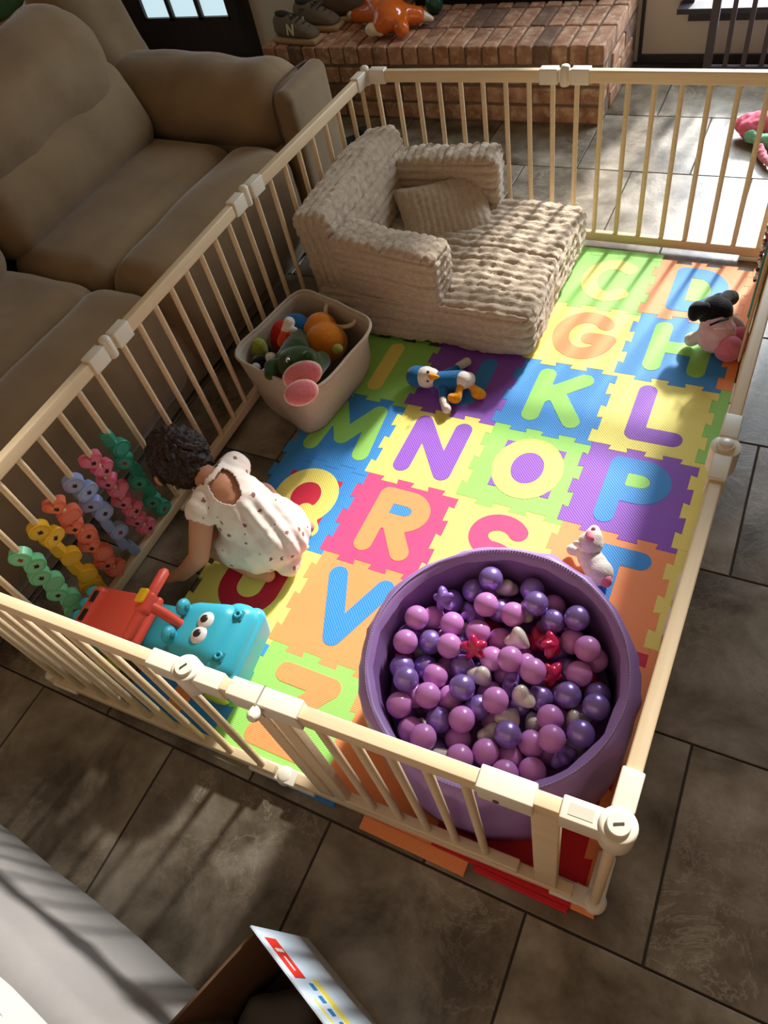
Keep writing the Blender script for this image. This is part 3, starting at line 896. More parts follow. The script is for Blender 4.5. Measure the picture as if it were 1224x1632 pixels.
wall_b('box_side', (W_ / 2, -.003, BOXH / 2), (W_, .005, BOXH))
fp = obj('printed_face', MB().box((W_ / 2, .0012, BOXH / 2 + .012), (W_ + .004, .003, BOXH + .02)).mesh('printed_face'), M_PRINT, bx, (0, .022, 0), rot=(math.radians(4), 0, 0))
def flat(name, c, d, colr): return obj(name, MB().box(c, d).mesh(name), mat('print_' + name, colr, .4), fp)
flat('red_emblem', (.065, .0032, .272), (.085, .001, .055), (214, 52, 40))
flat('emblem_mark', (.05, .0040, .274), (.008, .001, .036), (240, 220, 214))
flat('emblem_mark', (.078, .0040, .274), (.03, .001, .006), (240, 220, 214))
flat('yellow_band', (.23, .0032, .20), (.24, .001, .03), (232, 214, 96))
flat('yellow_band', (.2, .0032, .285), (.1, .001, .012), (226, 212, 120))
for k in range(9): flat('blue_mark', (.125 + .026 * k, .0034, .238 + .004 * (k % 3)), (.014, .001, .02), (52, 124, 178))
flat('pink_patch', (.30, .0032, .285), (.045, .001, .03), (214, 158, 140))
for k in range(2):
    g = obj('folded_cloth', rbox_mesh('folded_cloth', (.15, .12, .09), .04, 5, 4, lambda p, n: p + n * noise.noise(p * 20 + Vector((k, 0, 0))) * .012), M_GREYF)
    p_ = Matrix.Rotation(math.radians(-20), 4, 'Z') @ Vector((.09 + .16 * k, -.11, 0))
    g.location = (.722 + p_.x, -2.425 + p_.y, .055); g.rotation_euler = (.1, .1, .5 + k)
    tag(g, ['pale grey cloth folded inside the cardboard box, nearer the plain side', 'grey cloth bundle inside the cardboard box against the printed side'][k], 'cloth', 'cloths in the cardboard box')

# ------------------------------------------------------------------ plush fold-out chair
M_PLUSH = mat('beige_plush', (200, 182, 160), 0.95, spec=.1, color2=(174, 154, 130), nscale=70, ncontrast=.5, sheen=.5, bump=.6, bscale=190)
def fur(d, r, loc, rot, axis_fn, n, parent, name, amp=.013, pitch=.028, lump=.004, seed=0, bulge=.012):
    h = [x / 2 for x in d]
    def disp(p, nv):
        u = [p[k] / h[k] for k in range(3)]
        s = axis_fn(p, nv)
        rid = abs(math.sin(PI * s / pitch)) ** .33
        lp = noise.noise(p * 42 + Vector((seed, 0, 0))) + .6 * noise.noise(p * 85 + Vector((0, seed, 0)))
        b = bulge * max(0, 1 - u[0] ** 2) ** .5 * max(0, 1 - u[1] ** 2) ** .5 if abs(nv.z) > .5 else 0
        return p + nv * (amp * (rid - .8) + lump * lp + b + .012 * noise.noise(p * 6 + Vector((seed, 1, 0))))
    return obj(name, rbox_mesh(name, d, r, n, 6, disp), M_PLUSH, parent, loc, rot)
pc = thing('plush_chair', 'beige ribbed plush fold-out toddler chair', 'chair', (.22, -.30, MZ + .008))
side = lambda a, b: (lambda p, n: (p[a] if abs(n.z) > .7 else p[b]))
CY = -.0
fur((.78, .655, .165), .032, (.02, CY - .008, .088), (0, 0, 0), side(1, 2), (110, 96, 26), pc, 'seat_pad', seed=1, lump=.006, pitch=.034)
fur((.15, .62, .34), .035, (-.335, CY, .265), (0, math.radians(-9), 0), lambda p, n: p.x if abs(n.z) > .6 else (p.z if abs(n.x) > .6 else p.x), (34, 90, 60), pc, 'backrest', seed=2, pitch=.03)
fur((.40, .135, .21), .026, (-.095, -.255, .245), (0, math.radians(3), math.radians(-4)), side(0, 2), (72, 20, 40), pc, 'armrest', seed=3, pitch=.03)
fur((.40, .125, .21), .026, (-.10, .285, .245), (0, math.radians(-1), math.radians(6)), side(0, 2), (72, 20, 40), pc, 'armrest', seed=4, pitch=.03)
# loose pillow leaning in the seat
pw = thing('plush_pillow', 'small beige ribbed pillow leaning in the plush chair', 'pillow', (.14, -.13, .165), (math.radians(36), math.radians(0), math.radians(34)))
def pil(p, nv):
    u, w = p.x / .15, p.y / .12
    k = max(0.06, (1 - u ** 4) * (1 - w ** 4)) ** .5
    q = Vector((p.x * (1 - .10 * (1 - w * w)), p.y * (1 - .12 * (1 - u * u)), p.z * k))
    return q + Vector((0, 0, 1 if p.z > 0 else -1)) * .004 * abs(math.sin(PI * p.x / .022)) * k + nv * .002 * noise.noise(p * 60)
obj('pillow_body', rbox_mesh('pillow_body', (.30, .24, .10), .03, (44, 36, 4), 3, pil), M_PLUSH, pw, (0, 0, .06), scale=(1.18, 1.2, 1.1))

# ------------------------------------------------------------------ fabric toy basket
M_FAB = mat('oatmeal_linen', (186, 172, 154), .95, spec=.1, color2=(166, 152, 134), nscale=160, bump=.35, bscale=320)
M_FABIN = mat('oatmeal_lining', (172, 152, 124), .95, spec=.1, color2=(156, 138, 112), nscale=120)
def ring(corners, z, n=18, rounds=5):
    pts = []
    for k in range(4):
        a, b = Vector(corners[k]), Vector(corners[(k + 1) % 4])
        for i in range(n): pts.append(a.lerp(b, i / n))
    for _ in range(rounds):
        m_ = len(pts)
        pts = [(pts[i - 1] + pts[i] * 2 + pts[(i + 1) % m_]) / 4 for i in range(m_)]
    return [Vector((p.x, p.y, z)) for p in pts]
bk = thing('toy_basket', 'oatmeal linen basket full of soft toys', 'basket', (0, -.95, .0115))
bot = [(-.20, -.10), (.068, -.20), (.12, .165), (-.12, .205)]
top = [(-.205, -.155), (.135, -.225), (.20, .115), (-.135, .225)]
BH = .262
def shell(inset, z0, z1, steps=14, flip=False):
    R = []
    for s in range(steps + 1):
        t = s / steps
        cs = [Vector(a).lerp(Vector(b), t ** .8) for a, b in zip(bot, top)]
        c = sum(cs, Vector((0, 0))) / 4
        cs = [c + (q - c) * (1 - inset / .2) for q in cs]
        rg = ring(cs, z0 + (z1 - z0) * t, 18, 10 + int(10 * (1 - t)))
        for i, q in enumerate(rg):
            ph = i / len(rg) * 4
            q.z -= .03 * t * math.exp(-((ph - 1.35) / .5) ** 2)                  # front rim sags
            w_ = .008 * noise.noise(Vector((q.x * 11, q.y * 11, q.z * 9)))
            q.x += w_; q.y += w_ * .6
        R.append(rg)
    return R
mo = MB(); ro = shell(0, .002, BH); n_ = len(ro[0])
ri = shell(.007, .008, BH)
allr = ro + ri[::-1]
v = [q for r_ in allr for q in r_]; f = []
for i in range(len(allr) - 1):
    for k in range(n_):
        f.append((i * n_ + k, i * n_ + (k + 1) % n_, (i + 1) * n_ + (k + 1) % n_, (i + 1) * n_ + k))
f.append(tuple(range(n_))); f.append(tuple(range((len(allr) - 1) * n_, len(allr) * n_)))
obj('basket_body', mesh_of('basket_body', v, f, True), M_FAB, bk)
rimp = [q + Vector((0, 0, .002)) for q in ro[-1]]
obj('rim', MB().tube(rimp + rimp[:2], .0055, 8).mesh('rim', True), M_FAB, bk)
M_ROPE = mat('cotton_rope', (206, 188, 158), .9, bump=.4, bscale=200)
obj('rope_handle', MB().tube(smin_path([(-.015, .195, .245), (-.012, .155, .235), (.015, .125, .215), (.06, .115, .213), (.10, .13, .22), (.115, .155, .245)], 8), .0075, 8).mesh('rope_handle', True), M_ROPE, bk)

# ------------------------------------------------------------------ ball pit
PC = Vector((.938, -1.803)); PR, PI_R, PH = .286, .250, .29
M_VINYL = mat('lilac_vinyl', (164, 128, 190), .42, color2=(156, 120, 182), nscale=4, bump=.1, bscale=22)
M_VINYLIN = mat('plum_lining', (146, 108, 166), .45, color2=(138, 100, 158), nscale=4, bump=.12, bscale=22)
M_THREAD = mat('stitch_thread', (202, 180, 222), .7)
pit = thing('ball_pit', 'round lilac padded ball pit in the playpen corner', 'ball pit', (PC.x, PC.y, MZ))
def pitring(r, z, n=96, wob=0.0, seed=0):
    out = []
    for k in range(n):
        a = 2 * PI * k / n
        w_ = wob * (noise.noise(Vector((math.cos(a) * 5, math.sin(a) * 5, z * 9 + seed))) + .7 * abs(math.sin(a * 9 + 1)) ** 8)
        out.append(Vector(((r + w_) * math.cos(a), (r + w_) * math.sin(a), z + .3 * w_)))
    return out
def loft(rings, name, m, parent, close=False, cap=False):
    n = len(rings[0]); v = [q for r_ in rings for q in r_]; f = []
    for i in range(len(rings) - (0 if close else 1)):
        i2 = (i + 1) % len(rings)
        for k in range(n): f.append((i * n + k, i * n + (k + 1) % n, i2 * n + (k + 1) % n, i2 * n + k))
    if cap: f.append(tuple(range(n - 1, -1, -1))); f.append(tuple(range((len(rings) - 1) * n, len(rings) * n)))
    return obj(name, mesh_of(name, v, f, True), m, parent)
outer = [pitring(PR - .006, .002), pitring(PR, .012, wob=.002)] + [pitring(PR + .003 * math.sin(PI * t), .012 + (PH - .03) * t, wob=.007 * (.3 + t), seed=2) for t in [k / 10 for k in range(1, 11)]]
rim = [pitring(PR - .002, PH - .010, wob=.005, seed=2), pitring(PR - .010, PH - .001, wob=.004, seed=2), pitring((PR + PI_R) / 2, PH + .006, wob=.003, seed=3), pitring(PI_R + .008, PH + .0, wob=.003, seed=3), pitring(PI_R, PH - .012, wob=.004, seed=3)]
loft(outer + rim, 'padded_wall', M_VINYL, pit)
inner = [pitring(PI_R, PH - .012, wob=.004, seed=3)] + [pitring(PI_R - .001, PH - .012 - (PH - .03) * t, wob=.004, seed=5) for t in [k / 8 for k in range(1, 9)]]
loft(inner + [pitring(.01, .018)], 'inner_lining', M_VINYLIN, pit)
st = MB().box((0, 0, 0), (.0042, .0009, .0009)).mesh('stitch')
mb = MB()
for k in range(250):
    a = 2 * PI * k / 250
    M4 = Matrix.Translation(((PI_R + .017) * math.cos(a), (PI_R + .017) * math.sin(a), PH + .0075)) @ Matrix.Rotation(a + PI / 2, 4, 'Z')
    mb.box((0, 0, 0), (.0048, .0016, .0022), M4)
tag(obj('stitching', mb.mesh('stitching'), M_THREAD, pit), kind='stuff')
obj('bottom_cushion', MB().lathe([(PI_R - .008, .02), (PI_R - .008, .130), (PI_R - .03, .140)], 48).mesh('bottom_cushion', True), M_VINYLIN, pit)
# balls, hearts and stars poured in
BR_ = .0275
rs = np.random.RandomState(11)
pos = np.zeros((0, 3)); items = []
def zdrop(xy):
    z = .14 + BR_
    if len(pos):
        d2 = ((pos[:, :2] - xy) ** 2).sum(1)
        k = d2 < (2 * BR_) ** 2
        if k.any(): z = max(z, (pos[k, 2] + np.sqrt((2 * BR_) ** 2 - d2[k])).max())
    return z
while len(pos) < 400:
    best = None
    for _ in range(45):
        a = rs.uniform(0, 2 * PI); r = (PI_R - BR_ - .007) * math.sqrt(rs.uniform())
        xy = np.array([r * math.cos(a), r * math.sin(a)]); z = zdrop(xy)
        if best is None or z < best[1]: best = (xy, z)
    xy, z = best
    for _ in range(30):
        q = xy + rs.normal(0, .006, 2)
        if np.hypot(*q) > PI_R - BR_ - .007: continue
        zq = zdrop(q)
        if zq < z: xy, z = q, zq
    if z > .266: break
    pos = np.vstack([pos, [xy[0], xy[1], z]])
PK = {'pink': mat('ball_orchid', (204, 134, 202), .28, spec=.5, sss=.08), 'violet': mat('ball_violet_pearl', (150, 122, 198), .3, metal=.45, coat=.4), 'white': mat('pearl_white', (226, 216, 208), .3, metal=.12, coat=.4),
      'red': mat('star_raspberry', (196, 34, 84), .25, coat=.3), 'purple': mat('star_purple', (142, 104, 190), .35)}
def ballm(k):
    q = MB().ball((0, 0, 0), BR_, 20, 14).mesh('ball_' + k, True); q.materials.append(PK[k]); return q
def heartm(k):
    b = MB().ball((0, 0, 0), 1.0, 24, 18); V = []
    for p in b.v:
        x, y, z = p
        V.append(Vector((x * (.80 + .30 * z), y * .70 * (.85 + .15 * z), z * .8 + .50 * abs(x) ** 1.1 * (.55 + .45 * max(z, -.2)) - .14)) * BR_ * 1.14)
    q = mesh_of('heart_' + k, V, b.f, True); q.materials.append(PK[k]); return q
def starm(k):
    b = MB().ball((0, 0, 0), 1.0, 30, 14); V = []
    for p in b.v:
        x, y, z = p
        th = math.atan2(y, x); rr_ = math.hypot(x, y)
        s_ = .80 + .20 * math.cos(5 * th)
        V.append(Vector((x * s_ * 1.12, y * s_ * 1.12, z * .58)) * BR_)
    q = mesh_of('star_' + k, V, b.f, True); q.materials.append(PK[k]); return q
PM = {('ball', 'pink'): ballm('pink'), ('ball', 'violet'): ballm('violet'), ('heart', 'white'): heartm('white'), ('star', 'red'): starm('red'), ('star', 'purple'): starm('purple')}
kinds = [('ball', 'pink')] * 46 + [('ball', 'violet')] * 24 + [('heart', 'white')] * 14 + [('star', 'red')] * 6 + [('star', 'purple')] * 8
LAB = {('ball', 'pink'): 'orchid pink plastic ball in the ball pit', ('ball', 'violet'): 'pearly violet plastic ball in the ball pit', ('heart', 'white'): 'pearl white plastic heart in the ball pit',
       ('star', 'red'): 'raspberry red plastic star in the ball pit', ('star', 'purple'): 'purple plastic star in the ball pit'}
for q in pos:
    k = kinds[rs.randint(len(kinds))]
    rot = tuple(rs.uniform(-1.2, 1.2, 3)) if k[0] != 'ball' else (0, 0, 0)
    o = obj('pit_' + k[0], PM[k], None, None, (PC.x + q[0], PC.y + q[1], MZ + q[2]), rot)
    tag(o, LAB[k], k[0], 'pieces in the ball pit')
# ------------------------------------------------------------------ beads threaded on the left spindles
BEADC = {'teal': (48, 150, 122), 'pink': (232, 112, 138), 'lavender blue': (150, 168, 214), 'coral': (240, 122, 92), 'yellow': (238, 186, 40), 'mint green': (124, 214, 160)}
M_BEAD = {k: mat('bead_plastic_' + k, c, .35, spec=.5) for k, c in BEADC.items()}
M_STK = {k: mat('bead_sticker_' + k, tuple(min(255, int(v * .86 + 38)) for v in c), .5) for k, c in BEADC.items()}
M_INK = mat('bead_print', (58, 30, 26), .6)
M_INKR = mat('bead_print_red', (150, 40, 36), .6)
def outline(kind, n=28):
    o = []
    for k in range(n):
        a = 2 * PI * k / n
        if kind == 'round': o.append((.0275 * math.cos(a), .0255 * math.sin(a)))
        elif kind == 'pill': o.append((.031 * math.copysign(abs(math.cos(a)) ** .7, math.cos(a)), .0215 * math.copysign(abs(math.sin(a)) ** .7, math.sin(a))))
        elif kind == 'link': o.append((.0145 * math.copysign(abs(math.cos(a)) ** .5, math.cos(a)), .025 * math.copysign(abs(math.sin(a)) ** .5, math.sin(a))))
        else:
            x = 16 * math.sin(a) ** 3; y = 13 * math.cos(a) - 5 * math.cos(2 * a) - 2 * math.cos(3 * a) - math.cos(4 * a)
            o.append((-x * .0019, y * .00175 + .003))
    if kind == 'heart': o = o
    A = sum(o[i - 1][0] * o[i][1] - o[i][0] * o[i - 1][1] for i in range(len(o)))
    return o if A > 0 else o[::-1]
def bead_meshes(kind):
    o = outline(kind)
    b = MB().prism(o, -.0125, .0125, .0022)
    st = MB().prism([(x * .72, y * .72) for x, y in o], .0125, .0131)
    return b, st
bead_geo = {k: bead_meshes(k) for k in ('round', 'pill', 'link', 'heart')}
ink = MB().prism([(.001 + .0068 * math.cos(a) * (1 + .45 * math.sin(5 * a)), .0062 * math.sin(a) * (1 + .4 * math.cos(4 * a))) for a in [2 * PI * k / 14 for k in range(14)]], .0131, .0135)
CH = [('teal', -1.587, ['link', 'round', 'round', 'link', 'round', 'link', 'round', 'round'], .425), ('pink', -1.665, ['heart'] * 8, .42), ('lavender blue', -1.744, ['round', 'pill', 'pill', 'round', 'link', 'round', 'link', 'link'], .42),
      ('coral', -1.82, ['heart', 'pill', 'heart', 'round', 'heart', 'round', 'heart', 'heart'], .415), ('yellow', -1.893, ['round', 'pill', 'link', 'round', 'link', 'round', 'pill', 'link'], .41), ('mint green', -1.972, ['round'] * 8, .40)]
ORD = ['top', 'second', 'third', 'fourth', 'fifth', 'sixth', 'seventh', 'lowest']
rb_ = random.Random(21)
bead_cache = {}
for colour, y, seq, ztop in CH:
    z = ztop; x = SPIN_X(y); pitchz = (ztop - .056) / 8
    for k, kind in enumerate(seq):
        key = (colour, kind)
        if key not in bead_cache:
            a_ = bead_geo[kind][0].mesh('bead_body'); a_.materials.append(M_BEAD[colour])
            b_ = bead_geo[kind][1].mesh('sticker'); b_.materials.append(M_STK[colour])
            bead_cache[key] = (a_, b_)
        a_, b_ = bead_cache[key]
        face = math.radians(-32 + (14 if k % 2 else -12) + rb_.uniform(-14, 14))
        t = thing('spindle_bead', '%s %s plastic bead, %s on its playpen spindle' % (colour, {'link': 'narrow', 'pill': 'oval'}.get(kind, kind), ORD[k] if k in (0, 7) else ORD[k] + ' from the top'), 'bead', (x, y, z - pitchz * (k + .5)), (PI / 2, 0, PI / 2 + face), 'plastic beads on the playpen spindles')
        off = .006 if k % 2 else -.006
        obj('bead_body', a_, None, t, (off, 0, 0))
        if kind != 'link':
            obj('sticker', b_, None, t, (off, 0, 0))
            if k % 2 == 0 or rb_.random() < .6:
                m_ = ink.mesh('print'); obj('print', m_, M_INKR if rb_.random() < .3 else M_INK, t, (off, 0, 0), (0, 0, rb_.uniform(-.6, .6)))

# ------------------------------------------------------------------ blue hippo ride-on
M_AQUA = mat('aqua_plastic', (66, 190, 214), .36, spec=.45)
M_AQUAD = mat('aqua_plastic_dark', (44, 146, 158), .4)
M_CORAL = mat('coral_plastic', (232, 86, 66), .42, bump=.04, bscale=200)
M_YEL = mat('yellow_plastic', (246, 190, 24), .35)
M_LIME = mat('lime_plastic', (190, 206, 50), .4)
M_BLACKP = mat('black_plastic', (20, 20, 22), .4)
M_EYEW = mat('eye_white', (246, 240, 232), .25)
M_EYEB = mat('eye_brown', (58, 42, 44), .3)
hp0 = at(262, 1010, .2)
hip = thing('hippo_ride_on', 'aqua blue hippo ride-on toy with coral seat', 'ride-on toy', (.085, -1.958, MZ), (0, 0, math.radians(7)))
hip.scale = (.86, .86, .86)
def hb(name, d, r, c, m, rot=(0, 0, 0), parent=hip, n=4, seg=4, disp=None): return obj(name, rbox_mesh(name, d, r, n, seg, disp), m, parent, c, rot)
# body tapers to the rear
body = hb('body', (.50, .20, .135), .06, (-.05, 0, .125), M_AQUAD, disp=lambda p, n: Vector((p.x, p.y * (.86 + .3 * (p.x + .25)), p.z)))
hb('seat', (.215, .165, .03), .014, (-.115, .0, .203), M_CORAL, (0, math.radians(-3), 0), disp=lambda p, n: Vector((p.x, p.y * (1.0 + .15 * p.x), p.z + .35 * p.x * p.x)))
hb('seat_back', (.05, .15, .05), .02, (-.225, 0, .21), M_CORAL, (0, math.radians(-24), 0))
for y in (-.032, .032): hb('seat_slot', (.018, .04, .008), .003, (-.222, y, .2365), M_BLACKP, (0, math.radians(-24), 0), n=1, seg=2)
# head and big snout
def head_d(p, n):
    k = (p.x + .1) / .2
    return Vector((p.x, p.y * (.80 + .22 * k), p.z + (.012 * k if p.z > 0 else 0)))
hb('head', (.19, .215, .19), .055, (.175, 0, .165), M_AQUA, disp=head_d)
sn = hb('snout', (.105, .240, .17), .045, (.250, 0, .162), M_AQUA, (0, math.radians(7), 0))
obj('snout_rim', rbox_mesh('snout_rim', (.055, .255, .15), .027, 3, 4), M_AQUA, hip, (.278, 0, .135), (0, math.radians(10), 0))
for y in (-.062, .068):
    nh = hb('nostril_recess', (.032, .032, .006), .003, (.266, y, .2465), M_AQUAD, (0, math.radians(7), 0), n=1, seg=2)
    tor = [(.009 * math.cos(a), .009 * math.sin(a), .006) for a in [2 * PI * k / 14 for k in range(15)]]
    obj('nostril_ring', MB().tube(tor, .0045, 8, False).mesh('nostril_ring', True), M_AQUA, nh)
for y in (-.023, .023):
    e = obj('eye', MB().ball((0, 0, 0), (.026, .0285, .017), 20, 14).mesh('eye', True), M_EYEW, hip, (.193, y, .262), (0, math.radians(8), 0))
    obj('pupil', MB().ball((0, 0, 0), (.0125, .0135, .007), 16, 10).mesh('pupil', True), M_EYEB, e, (-.004, 0, .0125))
for y in (-.044, .046):
    ear = obj('ear', blob('ear', [('b', (0, 0, 0), (.018, .026, .026)), ('b', (.006, 0, -.02), .018)], .004, 4), M_AQUA, hip, (.105, y, .27))
    obj('ear_hole', MB().ball((0, 0, 0), (.006, .013, .012), 12, 8).mesh('ear_hole', True), M_AQUAD, ear, (.0155, 0, .004))
# handle: stalk, cross bar, yellow button
obj('handle_stalk', MB().tube(smin_path([(.13, .0, .22), (.085, 0, .30), (.045, 0, .345)], 6), .0155, 12).mesh('handle_stalk', True), M_CORAL, hip)
bar = [(.045, -.115, .345), (.045, -.105, .345), (.045, -.035, .347), (.045, .035, .347), (.045, .105, .345), (.045, .115, .345)]
obj('handle_bar', MB().tube(bar, [.008, .0155, .0155, .0155, .0155, .008], 14).mesh('handle_bar', True), M_CORAL, hip)
hb('handle_clamp', (.040, .066, .040), .012, (.045, 0.0, .347), M_CORAL)
hb('handle_button', (.030, .044, .014), .006, (.035, .012, .369), M_YEL, (0, math.radians(-14), 0))
# wheels and toes
for sx, x in ((0, -.2), (1, .2)):
    for y in (-.105, .105):
        wl = obj('wheel', MB().lathe([(.001, -.017), (.036, -.016), (.042, -.010), (.042, .010), (.036, .016), (.001, .017)], 24).mesh('wheel', True), M_LIME, hip, (x, y, .043), (PI / 2, 0, 0))
        obj('hub_cap', MB().lathe([(.018, .016), (.018, .019), (.001, .02)], 16).mesh('hub_cap', True), mat('hub_red', (196, 40, 70), .4), wl, rot=(PI if y < 0 else 0, 0, 0)) if True else None
for y in (-.06, -.015, .03, .072):
    obj('toe', MB().ball((0, 0, 0), (.03, .021, .024), 16, 12).mesh('toe', True), M_AQUA, hip, (-.285, y, .165))

# ------------------------------------------------------------------ toddler, crouching forward over the floor
M_SKIN = mat('skin', (206, 150, 118), .55, spec=.35, color2=(198, 140, 108), nscale=8, sss=.12)
M_HAIR = mat('dark_brown_hair', (58, 36, 26), .55, color2=(34, 20, 14), nscale=60, ncontrast=.7, stretch=(1, 1, 4), bump=.9, bscale=70)
def romper_mat():
    m = mat('printed_romper', (238, 226, 214), .9, color2=(226, 212, 200), nscale=10, bump=.45, bscale=45, sheen=.2)
    nt = m.node_tree; N, L = nt.nodes, nt.links
    b = N['Principled BSDF']; src = b.inputs['Base Color'].links[0].from_socket
    tc = N.new('ShaderNodeTexCoord')
    vo = N.new('ShaderNodeTexVoronoi'); vo.inputs['Scale'].default_value = 29; vo.inputs['Randomness'].default_value = .75
    L.new(tc.outputs['Object'], vo.inputs['Vector'])
    nz = N.new('ShaderNodeTexNoise'); nz.inputs['Scale'].default_value = 120
    L.new(tc.outputs['Object'], nz.inputs['Vector'])
    ad = N.new('ShaderNodeMath'); ad.operation = 'MULTIPLY_ADD'; ad.inputs[1].default_value = .34
    L.new(nz.outputs['Fac'], ad.inputs[0]); L.new(vo.outputs['Distance'], ad.inputs[2])
    lt = N.new('ShaderNodeMath'); lt.operation = 'LESS_THAN'; lt.inputs[1].default_value = .365
    L.new(ad.outputs[0], lt.inputs[0])
    mx = N.new('ShaderNodeMix'); mx.data_type = 'RGBA'
    L.new(lt.outputs[0], mx.inputs['Factor']); L.new(src, mx.inputs['A']); mx.inputs['B'].default_value = lin((140, 98, 84))
    L.new(mx.outputs['Result'], b.inputs['Base Color'])
    return m
M_ROMPER = romper_mat()
P_ = thing('person', 'toddler in a white printed romper crouching over the floor by the beads', 'person', (.12, -1.6, .006))
def B(x, y, z): return (x - .12, y + 1.6, z)
PEL = (.178, -1.568, .09); MIDB = (.122, -1.565, .168); CHEST = (.06, -1.555, .225); NECK = (-.015, -1.535, .25); HEAD = (-.105, -1.515, .27)
LSH = (.04, -1.640, .225); LEL = (.045, -1.725, .135); LWR = (-.035, -1.755, .05)
RSH = (.055, -1.475, .235); REL = (-.03, -1.42, .15); RWR = (-.12, -1.44, .06)
prim = [('l', [(B(*PEL), .082), (B(*MIDB), .078), (B(*CHEST), .070)]), ('l', [(B(*CHEST), .05), (B(*NECK), .035), (B(*HEAD), .05)]),
        ('b', B(*HEAD), (.083, .074, .076), (0, .5, 0)), ('b', B(-.15, -1.51, .24), (.05, .058, .055)),
        ('l', [(B(*CHEST), .05), (B(*LSH), .037)]), ('l', [(B(*CHEST), .05), (B(*RSH), .037)]),
        ('l', [(B(*LSH), .036), (B(*LEL), .029), (B(*LWR), .0215)]), ('l', [(B(*RSH), .036), (B(*REL), .029), (B(*RWR), .0215)])]
def hand(w, fwd, lat):
    w = Vector(w); fwd = Vector(fwd).normalized(); lat = Vector(lat).normalized()
    out = [('l', [(w, .02), (w + fwd * .03, .019)]), ('b', w + fwd * .03 + lat * .009, .0135), ('b', w + fwd * .03 - lat * .009, .0135)]
    for k, (o_, ln) in enumerate(((-.0165, .022), (-.0055, .027), (.0055, .026), (.0165, .02))):
        r0 = w + fwd * .04 + lat * o_
        mid = r0 + fwd * ln * .6 + lat * o_ * .15 + Vector((0, 0, -.002)); tip = mid + fwd * ln * .4 + Vector((0, 0, -.007))
        out.append(('l', [(r0, .0068), (mid, .0062), (tip, .0054)]))
    th0 = w + fwd * .014 + lat * .016
    out.append(('l', [(th0, .008), (th0 + lat * .014 + fwd * .012, .0068), (th0 + lat * .018 + fwd * .024 + Vector((0, 0, -.004)), .0058)]))
    return out
prim += hand(B(*LWR), (-.8, -.15, -.38), (-.15, 1, 0)) + hand(B(*RWR), (-.8, -.1, -.4), (.1, -1, 0))
# folded legs: thighs forward, shins tucked back
for s, (hx, hy), (kx, ky), (ax, ay) in ((1, (.16, -1.63), (.03, -1.645), (.15, -1.665)), (-1, (.17, -1.535), (.07, -1.45), (.18, -1.48))):
    prim.append(('l', [(B(hx, hy, .080), .050), (B(kx, ky, .078), .043)]))
    prim.append(('l', [(B(kx, ky, .07), .042), (B(ax, ay, .042), .03)]))
    prim.append(('l', [(B(ax, ay, .036), .026), (B(ax + .05, ay, .030), .022)]))
# face, looking down
prim += [('b', B(-.192, -1.509, .230), (.012, .011, .012)), ('b', B(-.13, -1.434, .255), (.016, .010, .021)), ('b', B(-.125, -1.596, .257), (.016, .010, .021))]
obj('body', blob('body', prim, .0045, 5), M_SKIN, P_)
for y in (-.026, .026):
    obj('eye', MB().ball((0, 0, 0), .0085, 12, 8).mesh('eye', True), M_EYEB, P_, B(-.186, -1.509 + y, .253))
obj('mouth', MB().ball((0, 0, 0), (.005, .014, .005), 12, 8).mesh('mouth', True), mat('lip', (190, 96, 90), .4), P_, B(-.187, -1.509, .207))
# hair: a cap of locks
hm = blob('hair', [('b', B(-.098, -1.516, .285), (.086, .083, .078), (0, .45, 0)), ('b', B(-.058, -1.525, .260), (.058, .068, .056)), ('b', B(-.12, -1.51, .31), (.068, .066, .052))], .0045, 3)
hc = Vector(B(-.1, -1.515, .275))
for v_ in hm.vertices:
    d = (v_.co - hc).normalized()
    ang = math.atan2(d.y, d.x)
    v_.co += d * (.0035 * math.sin(ang * 13 + d.z * 9 + 2.2 * noise.noise(d * 3)) + .007 * noise.noise(d * 9) + .004 * noise.noise(d * 22))
obj('hair', hm, M_HAIR, P_)
rl = random.Random(3); mb = MB()
for k in range(46):
    a = rl.uniform(0, 2 * PI); e_ = rl.uniform(-.15, 1.3)
    d = Vector((math.cos(a) * math.cos(e_), math.sin(a) * math.cos(e_), math.sin(e_)))
    t_ = Vector((0, 0, 1)).cross(d).normalized() * rl.choice((-1, 1)); dn = d.cross(t_).normalized(); dn = dn if dn.z < 0 else -dn
    p0 = hc + d * .080
    mb.tube([p0, p0 + (t_ * .3 + dn) * .022 + d * .004, p0 + (t_ * .8 + dn * 1.5) * .030 + d * .001], [.005, .004, .001], 5)
obj('hair_curls', mb.mesh('hair_curls', True), M_HAIR, P_)
